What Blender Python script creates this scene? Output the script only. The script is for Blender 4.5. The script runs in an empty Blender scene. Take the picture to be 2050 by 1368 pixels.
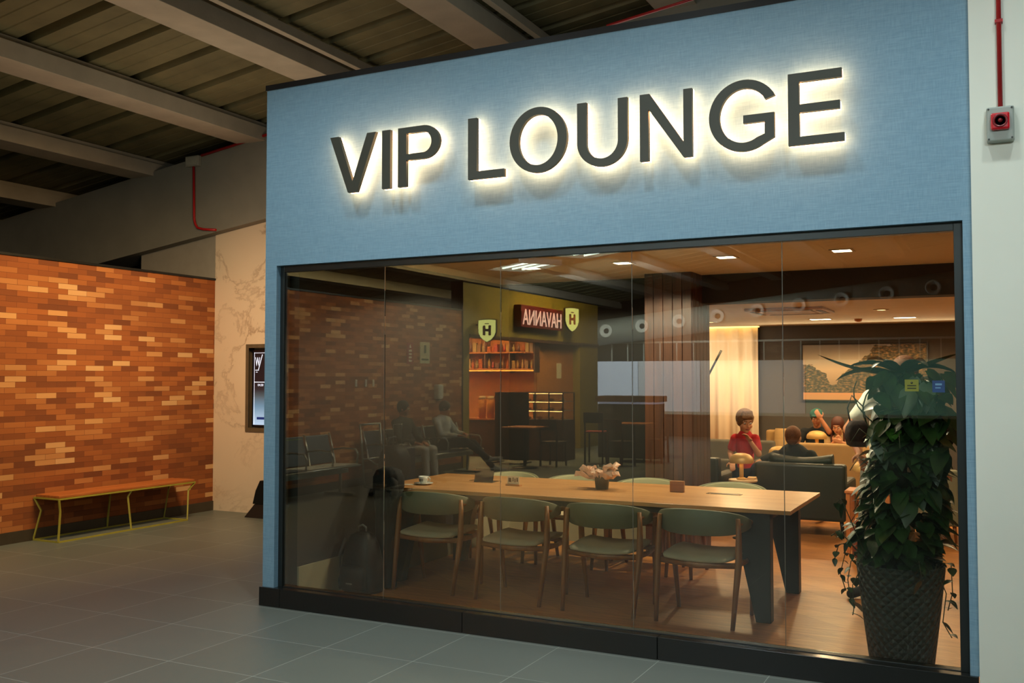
import bpy, bmesh, math, random
from mathutils import Vector, Matrix
random.seed(11)
PI = math.pi
R = math.radians
SC = bpy.context.scene
COL = SC.collection

# ------------------------------------------------------------------ camera
cam_d = bpy.data.cameras.new('camera')
cam_d.lens = 34.0
cam_d.sensor_width = 36.0
cam_d.clip_start = 0.05
cam_d.clip_end = 200
cam = bpy.data.objects.new('camera', cam_d)
COL.objects.link(cam)
cam.location = (0, 0, 1.64)
cam.rotation_euler = (R(90 + 2.132), 0, R(26.891))
SC.camera = cam

# ------------------------------------------------------------------ colour management, world
SC.view_settings.view_transform = 'Standard'
SC.view_settings.look = 'None'
SC.view_settings.exposure = 0.1
SC.view_settings.gamma = 1.0
SC.view_settings.use_curve_mapping = False
W = bpy.data.worlds.new('world')
SC.world = W
W.use_nodes = True
W.node_tree.nodes['Background'].inputs[0].default_value = (0.55, 0.6, 0.55, 1)
W.node_tree.nodes['Background'].inputs[1].default_value = 0.015
SC.cycles.max_bounces = 10
SC.cycles.transparent_max_bounces = 16
SC.cycles.glossy_bounces = 4
SC.cycles.sample_clamp_indirect = 4.0
SC.cycles.caustics_reflective = False
SC.cycles.caustics_refractive = False
SC.cycles.use_denoising = True

# ------------------------------------------------------------------ lights
def area(name, loc, target, size, power, color, sy=None, spread=180):
    d = bpy.data.lights.new(name, 'AREA')
    d.energy = power
    d.color = color
    d.shape = 'RECTANGLE'
    d.size = size
    d.size_y = sy or size
    d.spread = R(spread)
    o = bpy.data.objects.new(name, d)
    COL.objects.link(o)
    o.location = loc
    o.rotation_euler = (Vector(target) - Vector(loc)).to_track_quat('-Z', 'Y').to_euler()
    return o

def spot(name, loc, target, power, color, ang=100, blend=0.6, r=0.04):
    d = bpy.data.lights.new(name, 'SPOT')
    d.energy = power
    d.color = color
    d.spot_size = R(ang)
    d.spot_blend = blend
    d.shadow_soft_size = r
    o = bpy.data.objects.new(name, d)
    COL.objects.link(o)
    o.location = loc
    o.rotation_euler = (Vector(target) - Vector(loc)).to_track_quat('-Z', 'Y').to_euler()
    return o

def point(name, loc, power, color, r=0.03):
    d = bpy.data.lights.new(name, 'POINT')
    d.energy = power
    d.color = color
    d.shadow_soft_size = r
    o = bpy.data.objects.new(name, d)
    COL.objects.link(o)
    o.location = loc
    return o

COOL = (0.88, 0.99, 0.98)
WARM = (1.0, 0.67, 0.31)
AMB = (1.0, 0.82, 0.57)
# concourse lamps under the roof, in front of the shop front; added fills come last
for lx in (-5.4, -4.2, -3.0, -1.8, -0.6, 0.5):
    spot('concourse_downlight', (lx, 4.2, 4.9), (lx, 4.45, 0.0), (84 if lx > -1 else 122) if lx > -5 else 60, COOL, 105, 0.9, 0.10)
area('concourse_light', (0.9, 1.4, 3.5), (0.2, 5.3, 1.9), 0.8, 17, COOL, 0.5, 110)
area('concourse_light', (-2.2, 0.6, 3.4), (-2.2, 5.4, 0.8), 1.4, 19, COOL, 0.5, 120)
area('concourse_light', (-4.4, 1.0, 3.6), (-4.0, 4.6, 0.8), 1.2, 14, COOL, 0.5, 120)
area('concourse_light', (-4.6, -2.6, 4.3), (-8.3, -1.8, 0.9), 1.2, 75, COOL, 1.2, 110)
area('concourse_light', (-4.6, -7.6, 4.7), (-6.6, -6.6, 0.3), 1.2, 95, COOL, 1.2)
area('concourse_light', (-8.6, -11.2, 3.4), (-8.6, -14.6, 3.4), 4.5, 420, COOL, 0.8)  # added to brighten the duct, no lamp known at this spot
area('roof_fill', (-6.6, 6.8, 3.1), (-6.6, 6.4, 6.0), 2.4, 13, (1.0, .86, .62), 3.0)  # added fill standing in for bounce on the roof deck
area('roof_fill', (-2.5, 7.2, 3.9), (-2.3, 6.4, 6.0), 2.0, 6, (.9, 1, .9), 1.0)  # second added roof fill, set behind the shop front
# warm lamps washing the brick wall and the marble
area('wall_washer', (-6.3, 6.4, 3.9), (-8.7, 6.9, 1.5), 1.6, 50, WARM, 0.4, 105)
area('wall_washer', (-6.3, 3.0, 3.9), (-8.7, 2.6, 1.3), 2.0, 42, WARM, 0.4, 105)
area('wall_washer', (-6.3, -1.6, 3.9), (-8.7, -1.6, 1.3), 2.0, 42, WARM, 0.4, 105)
area('wall_washer', (-6.9, 7.0, 3.2), (-7.8, 9.0, 1.7), 0.8, 17, (1, .76, .50), 0.4, 130)
# lounge
for lx in (-3.665, -2.815, -1.945, -1.065):
    spot('downlight_beam', (lx, 7.6, 2.56), (lx, 7.6, 0), 74, AMB, 160, 0.15, 0.04)
for lx, ly in ((-2.1, 13.0), (-1.1, 13.1), (-1.2, 11.5), (-2.7, 11.0), (-3.6, 12.6), (0.3, 11.5)):
    spot('downlight_beam', (lx, ly, 2.36), (lx, ly, 0), 78, (1, .68, .38), 160, 0.2, 0.06)
area('cove_and_fill_light', (-4.0, 13.75, 2.33), (-4.0, 14.3, 0.9), 1.7, 12.5, (1, .79, .58), 0.1)
area('cove_and_fill_light', (-1.6, 14.1, 2.05), (-1.6, 12.2, 2.4), 3.2, 16, (1, .70, .42), 0.1)  # added fill to lift the lounge ceiling, not a real cove
area('cove_and_fill_light', (-4.9, 11.5, 2.1), (-2.6, 11.2, 2.4), 0.1, 10, (1, .70, .42), 3.0)  # same added ceiling fill, from the left side

# ------------------------------------------------------------------ tagging and hierarchy helpers
def link(o, parent=None):
    COL.objects.link(o)
    if parent is not None:
        o.parent = parent
    return o

def tag(o, label=None, cat=None, group=None, kind=None):
    if label: o['label'] = label
    if cat: o['category'] = cat
    if group: o['group'] = group
    if kind: o['kind'] = kind
    return o

def thing(name, label, cat, loc=(0, 0, 0), rz=0.0, group=None):
    o = bpy.data.objects.new(name, None)
    o.empty_display_size = 0.1
    link(o)
    o.location = loc
    o.rotation_euler = (0, 0, rz)
    return tag(o, label, cat, group)

def dup(root, loc, rz, label, group=None):
    def rec(o, par):
        c = o.copy()
        COL.objects.link(c)
        c.parent = par
        for ch in list(kids.get(o.name, ())):
            rec(ch, c)
        return c
    kids = {}
    for o in list(COL.objects):
        if o.parent is not None:
            kids.setdefault(o.parent.name, []).append(o)
    r = rec(root, None)
    r.location = loc
    r.rotation_euler = (0, 0, rz)
    r['label'] = label
    if group: r['group'] = group
    return r

# ------------------------------------------------------------------ mesh collector
class MB:
    def __init__(s):
        s.v = []; s.f = []; s.smooth = []
    def add(s, vs, fs, sm=False):
        n = len(s.v)
        s.v += [tuple(v) for v in vs]
        s.f += [tuple(i + n for i in f) for f in fs]
        s.smooth += [sm] * len(fs)
        return s
    def box(s, x0, x1, y0, y1, z0, z1, M=None):
        vs = [Vector(p) for p in ((x0,y0,z0),(x1,y0,z0),(x1,y1,z0),(x0,y1,z0),(x0,y0,z1),(x1,y0,z1),(x1,y1,z1),(x0,y1,z1))]
        if M: vs = [M @ v for v in vs]
        return s.add(vs, [(0,3,2,1),(4,5,6,7),(0,1,5,4),(1,2,6,5),(2,3,7,6),(3,0,4,7)])
    def hexa(s, b, t):
        """box with given bottom and top quads (4 points each, counter-clockwise from above)"""
        return s.add(list(b) + list(t), [(0,3,2,1),(4,5,6,7),(0,1,5,4),(1,2,6,5),(2,3,7,6),(3,0,4,7)])
    def rings(s, rs, cap=True, closed=True, sm=True):
        n = len(rs[0]); base = len(s.v)
        for r in rs: s.v += [tuple(p) for p in r]
        for k in range(len(rs) - 1):
            for i in range(n if closed else n - 1):
                j = (i + 1) % n
                s.f.append((base + k*n + i, base + k*n + j, base + (k+1)*n + j, base + (k+1)*n + i)); s.smooth.append(sm)
        if cap and closed:
            s.f.append(tuple(base + i for i in reversed(range(n)))); s.smooth.append(False)
            s.f.append(tuple(base + (len(rs)-1)*n + i for i in range(n))); s.smooth.append(False)
        return s
    def lathe(s, prof, c=(0,0,0), n=24, M=None, sm=True, cap=True):
        rs = []
        for r, z in prof:
            ring = [Vector((c[0] + r*math.cos(2*PI*i/n), c[1] + r*math.sin(2*PI*i/n), c[2] + z)) for i in range(n)]
            if M: ring = [M @ p for p in ring]
            rs.append(ring)
        return s.rings(rs, cap=cap, sm=sm)
    def tube(s, pts, r, n=8, sm=True, sx=1.0, up=None):
        pts = [Vector(p) for p in pts]
        rr = r if isinstance(r, (list, tuple)) else [r] * len(pts)
        rs = []; u = None
        for k, p in enumerate(pts):
            a = pts[max(k-1, 0)]; b = pts[min(k+1, len(pts)-1)]
            t = (b - a)
            t = t.normalized() if t.length > 1e-9 else Vector((0,0,1))
            if up is not None:
                u = Vector(up) - t * t.dot(Vector(up))
            elif u is None:
                u = t.orthogonal()
            else:
                u = u - t * t.dot(u)
            if u.length < 1e-6: u = t.orthogonal()
            u.normalize(); w = t.cross(u)
            rs.append([p + (u*math.cos(2*PI*i/n) + w*math.sin(2*PI*i/n)*sx) * rr[k] for i in range(n)])
        return s.rings(rs, sm=sm)
    def bar(s, p0, p1, w, h, up=(0,0,1)):
        p0 = Vector(p0); p1 = Vector(p1); t = (p1 - p0).normalized()
        upv = Vector(up); u = upv - t*t.dot(upv)
        if u.length < 1e-6: u = t.orthogonal()
        u.normalize(); w_ = t.cross(u)
        def q(p): return [p - w_*w/2 - u*h/2, p + w_*w/2 - u*h/2, p + w_*w/2 + u*h/2, p - w_*w/2 + u*h/2]
        return s.rings([q(p0), q(p1)], sm=False)
    def prism(s, outline, y0, y1, plane='xz', holes=None):
        """extrude a 2-D outline (list of (a,b)); plane gives which axes a,b are"""
        def P(a, b, c):
            return {'xz': (a, c, b), 'xy': (a, b, c), 'yz': (c, a, b)}[plane]
        n = len(outline)
        vs = [P(a, b, y0) for a, b in outline] + [P(a, b, y1) for a, b in outline]
        fs = [(i, (i+1) % n, n + (i+1) % n, n + i) for i in range(n)]
        from mathutils.geometry import tessellate_polygon
        tr = tessellate_polygon([[Vector((a, b, 0)) for a, b in outline]])
        fs += [tuple(t) for t in tr] + [tuple(n + i for i in reversed(t)) for t in tr]
        return s.add(vs, fs)
    def band(s, outer, inner, y0, y1, plane='xz', closed=True):
        """ring shape between two outlines with equal counts"""
        def P(a, b, c):
            return {'xz': (a, c, b), 'xy': (a, b, c), 'yz': (c, a, b)}[plane]
        n = len(outer)
        vs = [P(a, b, y0) for a, b in outer] + [P(a, b, y0) for a, b in inner] + [P(a, b, y1) for a, b in outer] + [P(a, b, y1) for a, b in inner]
        fs = []
        for i in range(n if closed else n - 1):
            j = (i+1) % n
            fs += [(i, j, n+j, n+i), (2*n+j, 2*n+i, 3*n+i, 3*n+j), (i, 2*n+i, 2*n+j, j), (n+j, 3*n+j, 3*n+i, n+i)]
        if not closed:
            for i in (0, n-1):
                fs.append((i, n+i, 3*n+i, 2*n+i))
        return s.add(vs, fs)
    def ball(s, c, r, n=14, m=9, M=None, z0=-1.0, z1=1.0):
        r = r if isinstance(r, (tuple, list)) else (r, r, r)
        rs = []
        for k in range(m + 1):
            ph = math.asin(max(-1, min(1, z0))) + (math.asin(z1) - math.asin(z0)) * k / m
            cr = max(math.cos(ph), 1e-3)
            ring = [Vector((r[0]*cr*math.cos(2*PI*i/n), r[1]*cr*math.sin(2*PI*i/n), r[2]*math.sin(ph))) for i in range(n)]
            if M: ring = [M @ p for p in ring]
            rs.append([p + Vector(c) for p in ring])
        return s.rings(rs)
    def build(s, name, mat, parent=None, bevel=0.0, seg=2, subsurf=0, autos=None):
        me = bpy.data.meshes.new(name)
        me.from_pydata(s.v, [], s.f)
        me.polygons.foreach_set('use_smooth', s.smooth)
        me.update()
        bm = bmesh.new(); bm.from_mesh(me)
        bmesh.ops.recalc_face_normals(bm, faces=bm.faces)
        bm.to_mesh(me); bm.free()
        me.materials.append(mat)
        o = bpy.data.objects.new(name, me)
        link(o, parent)
        if bevel:
            b = o.modifiers.new('bevel', 'BEVEL'); b.width = bevel; b.segments = seg; b.limit_method = 'ANGLE'; b.angle_limit = R(40)
        if subsurf:
            q = o.modifiers.new('sub', 'SUBSURF'); q.levels = subsurf; q.render_levels = subsurf
            me.polygons.foreach_set('use_smooth', [True]*len(me.polygons))
        return o

def struct(name, mb, mat, bevel=0.0):
    o = mb.build(name, mat, None, bevel)
    o['kind'] = 'structure'
    return o

# ------------------------------------------------------------------ materials
def lin(c):
    """display-referred 0..255 -> linear"""
    out = []
    for v in c[:3]:
        v = v / 255.0
        out.append(v/12.92 if v <= 0.04045 else ((v+0.055)/1.055)**2.4)
    return (*out, 1.0)

class NT:
    def __init__(s, name):
        s.m = bpy.data.materials.new(name); s.m.use_nodes = True
        s.t = s.m.node_tree; s.n = s.t.nodes; s.l = s.t.links
        s.b = s.n['Principled BSDF']; s.out = s.n['Material Output']
    def node(s, typ, **kw):
        n = s.n.new(typ)
        for k, v in kw.items():
            if k.startswith('i_'):
                n.inputs[k[2:].replace('_', ' ')].default_value = v
            else: setattr(n, k, v)
        return n
    def link(s, a, ao, b, bi):
        s.l.new(a.outputs[ao], b.inputs[bi])
    def coords(s, scale=(1,1,1), rot=(0,0,0), loc=(0,0,0)):
        tc = s.node('ShaderNodeTexCoord'); mp = s.node('ShaderNodeMapping')
        mp.inputs['Scale'].default_value = scale; mp.inputs['Rotation'].default_value = rot; mp.inputs['Location'].default_value = loc
        s.link(tc, 'Object', mp, 'Vector')
        return mp
    def ramp(s, stops, interp='LINEAR'):
        r = s.node('ShaderNodeValToRGB'); r.color_ramp.interpolation = interp
        e = r.color_ramp.elements
        while len(e) < len(stops): e.new(0.5)
        for i, (p, c) in enumerate(stops):
            e[i].position = p; e[i].color = c
        return r
    def bump(s, src, out, strength=0.2, dist=0.01):
        b = s.node('ShaderNodeBump'); b.inputs['Strength'].default_value = strength; b.inputs['Distance'].default_value = dist
        s.link(src, out, b, 'Height'); s.link(b, 'Normal', s.b, 'Normal')
        return b

def plain(name, c, rough=0.5, metal=0.0, noise=0.12, nscale=9.0, emis=None, es=0.0, coat=0.0, bump=0.0, bscale=60.0, spec=None, sss=0.0):
    t = NT(name)
    t.b.inputs['Roughness'].default_value = rough
    t.b.inputs['Metallic'].default_value = metal
    if spec is not None: t.b.inputs['Specular IOR Level'].default_value = spec
    if coat: t.b.inputs['Coat Weight'].default_value = coat
    L = lin(c)
    if noise:
        mp = t.coords((nscale,)*3)
        nz = t.node('ShaderNodeTexNoise'); nz.inputs['Scale'].default_value = 1.0; nz.inputs['Detail'].default_value = 4
        t.link(mp, 'Vector', nz, 'Vector')
        a = tuple(v*(1-noise) for v in L[:3]) + (1,); b = tuple(min(1, v*(1+noise)) for v in L[:3]) + (1,)
        r = t.ramp([(0.3, a), (0.7, b)])
        t.link(nz, 'Fac', r, 'Fac'); t.link(r, 'Color', t.b, 'Base Color')
    else:
        t.b.inputs['Base Color'].default_value = L
    if bump:
        mp2 = t.coords((bscale,)*3)
        n2 = t.node('ShaderNodeTexNoise'); n2.inputs['Scale'].default_value = 1.0; n2.inputs['Detail'].default_value = 5
        t.link(mp2, 'Vector', n2, 'Vector'); t.bump(n2, 'Fac', bump, 0.01)
    if emis:
        t.b.inputs['Emission Color'].default_value = lin(emis); t.b.inputs['Emission Strength'].default_value = es
    if sss:
        t.b.inputs['Subsurface Weight'].default_value = sss; t.b.inputs['Subsurface Radius'].default_value = (0.02, 0.008, 0.004)
        t.b.inputs['Subsurface Scale'].default_value = 0.3
    return t.m

def wood(name, c0, c1, axis='x', scale=1.0, rough=0.45, plank=None):
    t = NT(name); t.b.inputs['Roughness'].default_value = rough
    sc = {'x': (1.2, 14, 14), 'y': (14, 1.2, 14), 'z': (14, 14, 1.2)}[axis]
    mp = t.coords(tuple(v*scale for v in sc))
    nz = t.node('ShaderNodeTexNoise'); nz.inputs['Scale'].default_value = 1.6; nz.inputs['Detail'].default_value = 8; nz.inputs['Distortion'].default_value = 0.6
    t.link(mp, 'Vector', nz, 'Vector')
    r = t.ramp([(0.28, lin(c0)), (0.72, lin(c1))])
    t.link(nz, 'Fac', r, 'Fac'); t.link(r, 'Color', t.b, 'Base Color')
    t.bump(nz, 'Fac', 0.08, 0.004)
    return t.m

MAT = {}
# blue textile wallpaper of the shop front
def m_blue():
    t = NT('blue_textile'); t.b.inputs['Roughness'].default_value = 0.75
    mp = t.coords((1, 1, 1))
    w1 = t.node('ShaderNodeTexNoise'); w1.inputs['Scale'].default_value = 1.0; w1.inputs['Detail'].default_value = 3
    m1 = t.coords((260, 260, 14)); t.link(m1, 'Vector', w1, 'Vector')
    w2 = t.node('ShaderNodeTexNoise'); w2.inputs['Scale'].default_value = 1.0; w2.inputs['Detail'].default_value = 3
    m2 = t.coords((14, 14, 260)); t.link(m2, 'Vector', w2, 'Vector')
    ad = t.node('ShaderNodeMath', operation='ADD'); t.link(w1, 'Fac', ad, 0); t.link(w2, 'Fac', ad, 1)
    r = t.ramp([(0.38, lin((108, 144, 166))), (0.62, lin((124, 159, 180)))])
    ml = t.node('ShaderNodeMath', operation='MULTIPLY'); ml.inputs[1].default_value = 0.5
    t.link(ad, 'Value', ml, 0); t.link(ml, 'Value', r, 'Fac'); t.link(r, 'Color', t.b, 'Base Color')
    t.bump(ml, 'Value', 0.22, 0.003)
    return t.m
def m_tile():
    t = NT('concourse_tile')
    mp = t.coords((1, 1, 1), (0, 0, 0), (3.70, -4.78, 0))
    br = t.node('ShaderNodeTexBrick'); br.offset = 0.0; br.offset_frequency = 1; br.squash = 1.0
    br.inputs['Color1'].default_value = lin((104, 110, 104)); br.inputs['Color2'].default_value = lin((98, 104, 98))
    br.inputs['Mortar'].default_value = lin((160, 166, 158)); br.inputs['Scale'].default_value = 1.0
    br.inputs['Mortar Size'].default_value = 0.0022; br.inputs['Mortar Smooth'].default_value = 0.1
    br.inputs['Brick Width'].default_value = 0.632; br.inputs['Row Height'].default_value = 0.632
    t.link(mp, 'Vector', br, 'Vector')
    nz = t.node('ShaderNodeTexNoise'); nz.inputs['Scale'].default_value = 7; nz.inputs['Detail'].default_value = 6
    mx = t.node('ShaderNodeMixRGB', blend_type='OVERLAY'); mx.inputs['Fac'].default_value = 0.12
    t.link(br, 'Color', mx, 'Color1'); t.link(nz, 'Fac', mx, 'Color2'); t.link(mx, 'Color', t.b, 'Base Color')
    t.b.inputs['Roughness'].default_value = 0.42
    return t.m
def m_brick():
    t = NT('brick_slips'); t.b.inputs['Roughness'].default_value = 0.8
    # the wall runs along y: texture x = y, texture y = z
    tc = t.node('ShaderNodeTexCoord'); sp = t.node('ShaderNodeSeparateXYZ'); cb = t.node('ShaderNodeCombineXYZ')
    t.link(tc, 'Object', sp, 'Vector'); t.link(sp, 'Y', cb, 'X'); t.link(sp, 'Z', cb, 'Y')
    def bricks(off, w, c1, c2, seed):
        b = t.node('ShaderNodeTexBrick'); b.offset = off; b.offset_frequency = 2
        b.inputs['Color1'].default_value = c1; b.inputs['Color2'].default_value = c2
        b.inputs['Mortar'].default_value = (0.5, 0.5, 0.5, 1)
        b.inputs['Scale'].default_value = 1; b.inputs['Mortar Size'].default_value = 0.0015; b.inputs['Mortar Smooth'].default_value = 0.3
        b.inputs['Brick Width'].default_value = w; b.inputs['Row Height'].default_value = 0.057; b.inputs['Bias'].default_value = 0.0
        t.link(cb, 'Vector', b, 'Vector')
        return b
    b = bricks(0.5, 0.235, (0, 0, 0, 1), (1, 1, 1, 1), 0)
    r = t.ramp([(0.0, lin((112, 58, 24))), (0.3, lin((138, 74, 30))), (0.68, lin((156, 88, 38))), (0.84, lin((172, 108, 56))), (0.93, lin((196, 142, 88))), (1.0, lin((206, 162, 112)))])
    t.link(b, 'Color', r, 'Fac')
    # soft mottling inside bricks
    nz = t.node('ShaderNodeTexNoise'); nz.inputs['Scale'].default_value = 6; nz.inputs['Detail'].default_value = 8
    mx = t.node('ShaderNodeMixRGB', blend_type='OVERLAY'); mx.inputs['Fac'].default_value = 0.35
    t.link(r, 'Color', mx, 'Color1'); t.link(nz, 'Fac', mx, 'Color2')
    mo = t.node('ShaderNodeMixRGB', blend_type='MIX'); mo.inputs['Color2'].default_value = lin((104, 54, 30))
    t.link(b, 'Fac', mo, 'Fac'); t.link(mx, 'Color', mo, 'Color1'); t.link(mo, 'Color', t.b, 'Base Color')
    # each slip stands out by its own amount
    add = t.node('ShaderNodeMath', operation='ADD'); n2 = t.node('ShaderNodeTexNoise'); n2.inputs['Scale'].default_value = 45
    ml = t.node('ShaderNodeMath', operation='MULTIPLY'); ml.inputs[1].default_value = 0.3
    t.link(n2, 'Fac', ml, 0); t.link(b, 'Color', add, 0); t.link(ml, 'Value', add, 1)
    t.bump(add, 'Value', 0.8, 0.012)
    return t.m
def m_marble():
    t = NT('veined_marble'); t.b.inputs['Roughness'].default_value = 0.3
    mp = t.coords((1.0, 1.0, 1.0))
    nz = t.node('ShaderNodeTexNoise'); nz.inputs['Scale'].default_value = 1.5; nz.inputs['Detail'].default_value = 10; nz.inputs['Roughness'].default_value = 0.66; nz.inputs['Distortion'].default_value = 0.5
    t.link(mp, 'Vector', nz, 'Vector')
    r = t.ramp([(0.0, lin((226, 206, 180))), (0.46, lin((220, 198, 170))), (0.497, lin((150, 120, 96))), (0.52, lin((222, 200, 172))), (1.0, lin((230, 212, 188)))])
    t.link(nz, 'Fac', r, 'Fac')
    n2 = t.node('ShaderNodeTexNoise'); n2.inputs['Scale'].default_value = 1.1; n2.inputs['Detail'].default_value = 4
    r2 = t.ramp([(0.42, (0, 0, 0, 1)), (0.6, (1, 1, 1, 1))]); t.link(n2, 'Fac', r2, 'Fac')
    mx = t.node('ShaderNodeMixRGB'); mx.inputs['Color1'].default_value = lin((224, 203, 176))
    t.link(r2, 'Color', mx, 'Fac'); t.link(r, 'Color', mx, 'Color2'); t.link(mx, 'Color', t.b, 'Base Color')
    return t.m
def m_floorwood():
    t = NT('oak_floorboards'); t.b.inputs['Roughness'].default_value = 0.38
    mp = t.coords((1, 1, 1), (0, 0, R(38)))
    br = t.node('ShaderNodeTexBrick'); br.offset = 0.37; br.offset_frequency = 2
    br.inputs['Color1'].default_value = lin((196, 130, 64)); br.inputs['Color2'].default_value = lin((180, 114, 54)); br.inputs['Mortar'].default_value = lin((126, 76, 38))
    br.inputs['Scale'].default_value = 1; br.inputs['Mortar Size'].default_value = 0.0012; br.inputs['Brick Width'].default_value = 1.2; br.inputs['Row Height'].default_value = 0.18
    t.link(mp, 'Vector', br, 'Vector')
    m2 = t.coords((3, 40, 3), (0, 0, R(38)))
    nz = t.node('ShaderNodeTexNoise'); nz.inputs['Scale'].default_value = 0.8; nz.inputs['Detail'].default_value = 8; nz.inputs['Distortion'].default_value = 0.5
    t.link(m2, 'Vector', nz, 'Vector')
    mx = t.node('ShaderNodeMixRGB', blend_type='OVERLAY'); mx.inputs['Fac'].default_value = 0.6
    t.link(br, 'Color', mx, 'Color1'); t.link(nz, 'Fac', mx, 'Color2'); t.link(mx, 'Color', t.b, 'Base Color')
    return t.m
def m_glass():
    t = NT('window_glass')
    for n in list(t.n):
        if n.type != 'OUTPUT_MATERIAL': t.n.remove(n)
    fr = t.node('ShaderNodeFresnel'); fr.inputs['IOR'].default_value = 1.5
    tr = t.node('ShaderNodeBsdfTransparent'); tr.inputs['Color'].default_value = (0.87, 0.90, 0.86, 1)
    gl = t.node('ShaderNodeBsdfGlossy'); gl.inputs['Roughness'].default_value = 0.0; gl.inputs['Color'].default_value = (1, 1, 1, 1)
    mx = t.node('ShaderNodeMixShader')
    t.link(fr, 'Fac', mx, 'Fac'); t.link(tr, 'BSDF', mx, 1); t.link(gl, 'BSDF', mx, 2); t.link(mx, 'Shader', t.out, 'Surface')
    return t.m
def m_emit(name, c, s):
    t = NT(name)
    t.b.inputs['Base Color'].default_value = lin(c); t.b.inputs['Emission Color'].default_value = lin(c); t.b.inputs['Emission Strength'].default_value = s
    return t.m
def m_slat(name, c0, c1):
    """vertical grooved timber cladding"""
    t = NT(name); t.b.inputs['Roughness'].default_value = 0.5
    mp = t.coords((12, 12, 1))
    nz = t.node('ShaderNodeTexNoise'); nz.inputs['Scale'].default_value = 1.5; nz.inputs['Detail'].default_value = 7
    t.link(mp, 'Vector', nz, 'Vector')
    r = t.ramp([(0.3, lin(c0)), (0.7, lin(c1))]); t.link(nz, 'Fac', r, 'Fac'); t.link(r, 'Color', t.b, 'Base Color')
    t.bump(nz, 'Fac', 0.15, 0.01)
    return t.m

MAT['blue'] = m_blue()
MAT['tile'] = m_tile()
MAT['brick'] = m_brick()
MAT['marble'] = m_marble()
MAT['oakfloor'] = m_floorwood()
MAT['glass'] = m_glass()
MAT['cladding'] = m_slat('timber_cladding', (54, 30, 16), (86, 49, 26))
MAT['white'] = plain('white_plaster', (222, 226, 214), 0.85, noise=0.03, nscale=2)
MAT['cream'] = plain('cream_plaster', (150, 148, 122), 0.85, noise=0.04, nscale=2)
MAT['ceil'] = plain('lounge_ceiling_paint', (216, 206, 190), 0.9, noise=0.02)
MAT['darkwall'] = plain('charcoal_wall', (36, 36, 36), 0.8, noise=0.05)
MAT['greywall'] = plain('grey_wall', (82, 74, 66), 0.8, noise=0.04)
MAT['bulk'] = plain('dark_bulkhead', (52, 44, 38), 0.8, noise=0.05)
MAT['blackstone'] = plain('black_granite', (24, 26, 25), 0.22, noise=0.3, nscale=160)
MAT['blackmetal'] = plain('black_metal', (22, 23, 24), 0.45, metal=0.3, noise=0.08)
MAT['skirt'] = plain('dark_skirting', (62, 54, 42), 0.5, noise=0.1)
MAT['concrete'] = plain('painted_concrete', (132, 128, 116), 0.85, noise=0.07, nscale=3, bump=0.15, bscale=25)
MAT['beam'] = plain('concrete_roof_beam', (186, 174, 156), 0.85, noise=0.09, nscale=4, bump=0.15, bscale=30)
MAT['deck'] = plain('roof_deck', (116, 108, 76), 0.7, noise=0.2, nscale=3)
MAT['void'] = plain('dark_roof_void', (14, 14, 13), 0.9, noise=0.1)
MAT['red'] = plain('red_paint', (168, 28, 30), 0.4, noise=0.08)

# ------------------------------------------------------------------ the setting
G = 5.465      # plane of the shop front
GY = 5.52      # plane of its glass
# floors
struct('floor', MB().box(-17, 6, -22, G + 0.03, -0.12, 0).box(-17, -4.79, G + 0.03, 15, -0.12, 0), MAT['tile'])
struct('floor_lounge', MB().box(-4.79, 2.2, G + 0.03, 9.1, -0.12, 0.0).box(-6.5, 2.2, 9.1, 14.8, -0.12, 0.0), MAT['oakfloor'])
# shop front
struct('wall_shop_front', MB().box(-4.79, -4.686, G, G + 0.14, 0.133, 3.745).box(-0.172, -0.10, G, G + 0.14, 0.133, 3.745)
       .box(-4.686, -0.172, G, G + 0.14, 2.45, 3.745), MAT['blue'])
struct('trim_1', MB().box(-4.80, -0.10, G - 0.006, G + 0.16, 3.745, 3.785), MAT['blackmetal'])
pl = MB()
for a, b in ((-4.806, -4.62), (-4.617, -3.124), (-3.120, -1.818), (-1.814, -0.135)):
    pl.box(a, b, G - 0.02, G + 0.13, 0, 0.133)
struct('baseboard_front', pl, MAT['blackstone'], 0.002)
# window: frame, panes, seams
win = thing('window_1', None, None, (-2.43, GY, 0.133)); win['kind'] = 'structure'
def inwin(mb, name, mat, **k):
    mb.v = [(v[0] + 2.43, v[1] - GY, v[2] - 0.133) for v in mb.v]
    return mb.build(name, mat, win, **k)
FX0, FX1, FZ0, FZ1 = -4.686, -0.172, 0.133, 2.45
inwin(MB().box(FX0, FX0 + 0.035, GY - 0.012, GY + 0.05, FZ0, FZ1).box(FX1 - 0.045, FX1, GY - 0.012, GY + 0.05, FZ0, FZ1)
      .box(FX0 + 0.035, FX1 - 0.045, GY - 0.012, GY + 0.05, FZ1 - 0.045, FZ1).box(FX0 + 0.035, FX1 - 0.045, GY - 0.004, GY + 0.05, FZ0, FZ0 + 0.004), 'window_frame', plain('frame_metal', (44, 50, 50), 0.4, metal=0.5, noise=0.05), bevel=0.002)
seams = [-4.655, -3.781, -2.882, -1.988, -1.097, -0.213]
MAT['seam'] = plain('silicone_seam', (84, 84, 74), 0.5, noise=0.05)
for k in range(5):
    inwin(MB().box(seams[k] + 0.002, seams[k+1] - 0.002, GY, GY + 0.006, FZ0 + 0.003, FZ1 - 0.04), 'glass_pane', MAT['glass'])
    if k: inwin(MB().box(seams[k] - 0.0018, seams[k] + 0.0018, GY + 0.0005, GY + 0.0055, FZ0 + 0.003, FZ1 - 0.04), 'silicone_joint', MAT['seam'])
# right hand wall
struct('wall_right', MB().box(-0.128, 4.5, G - 0.035, G + 0.2, 0, 6.5), MAT['white'])
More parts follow.
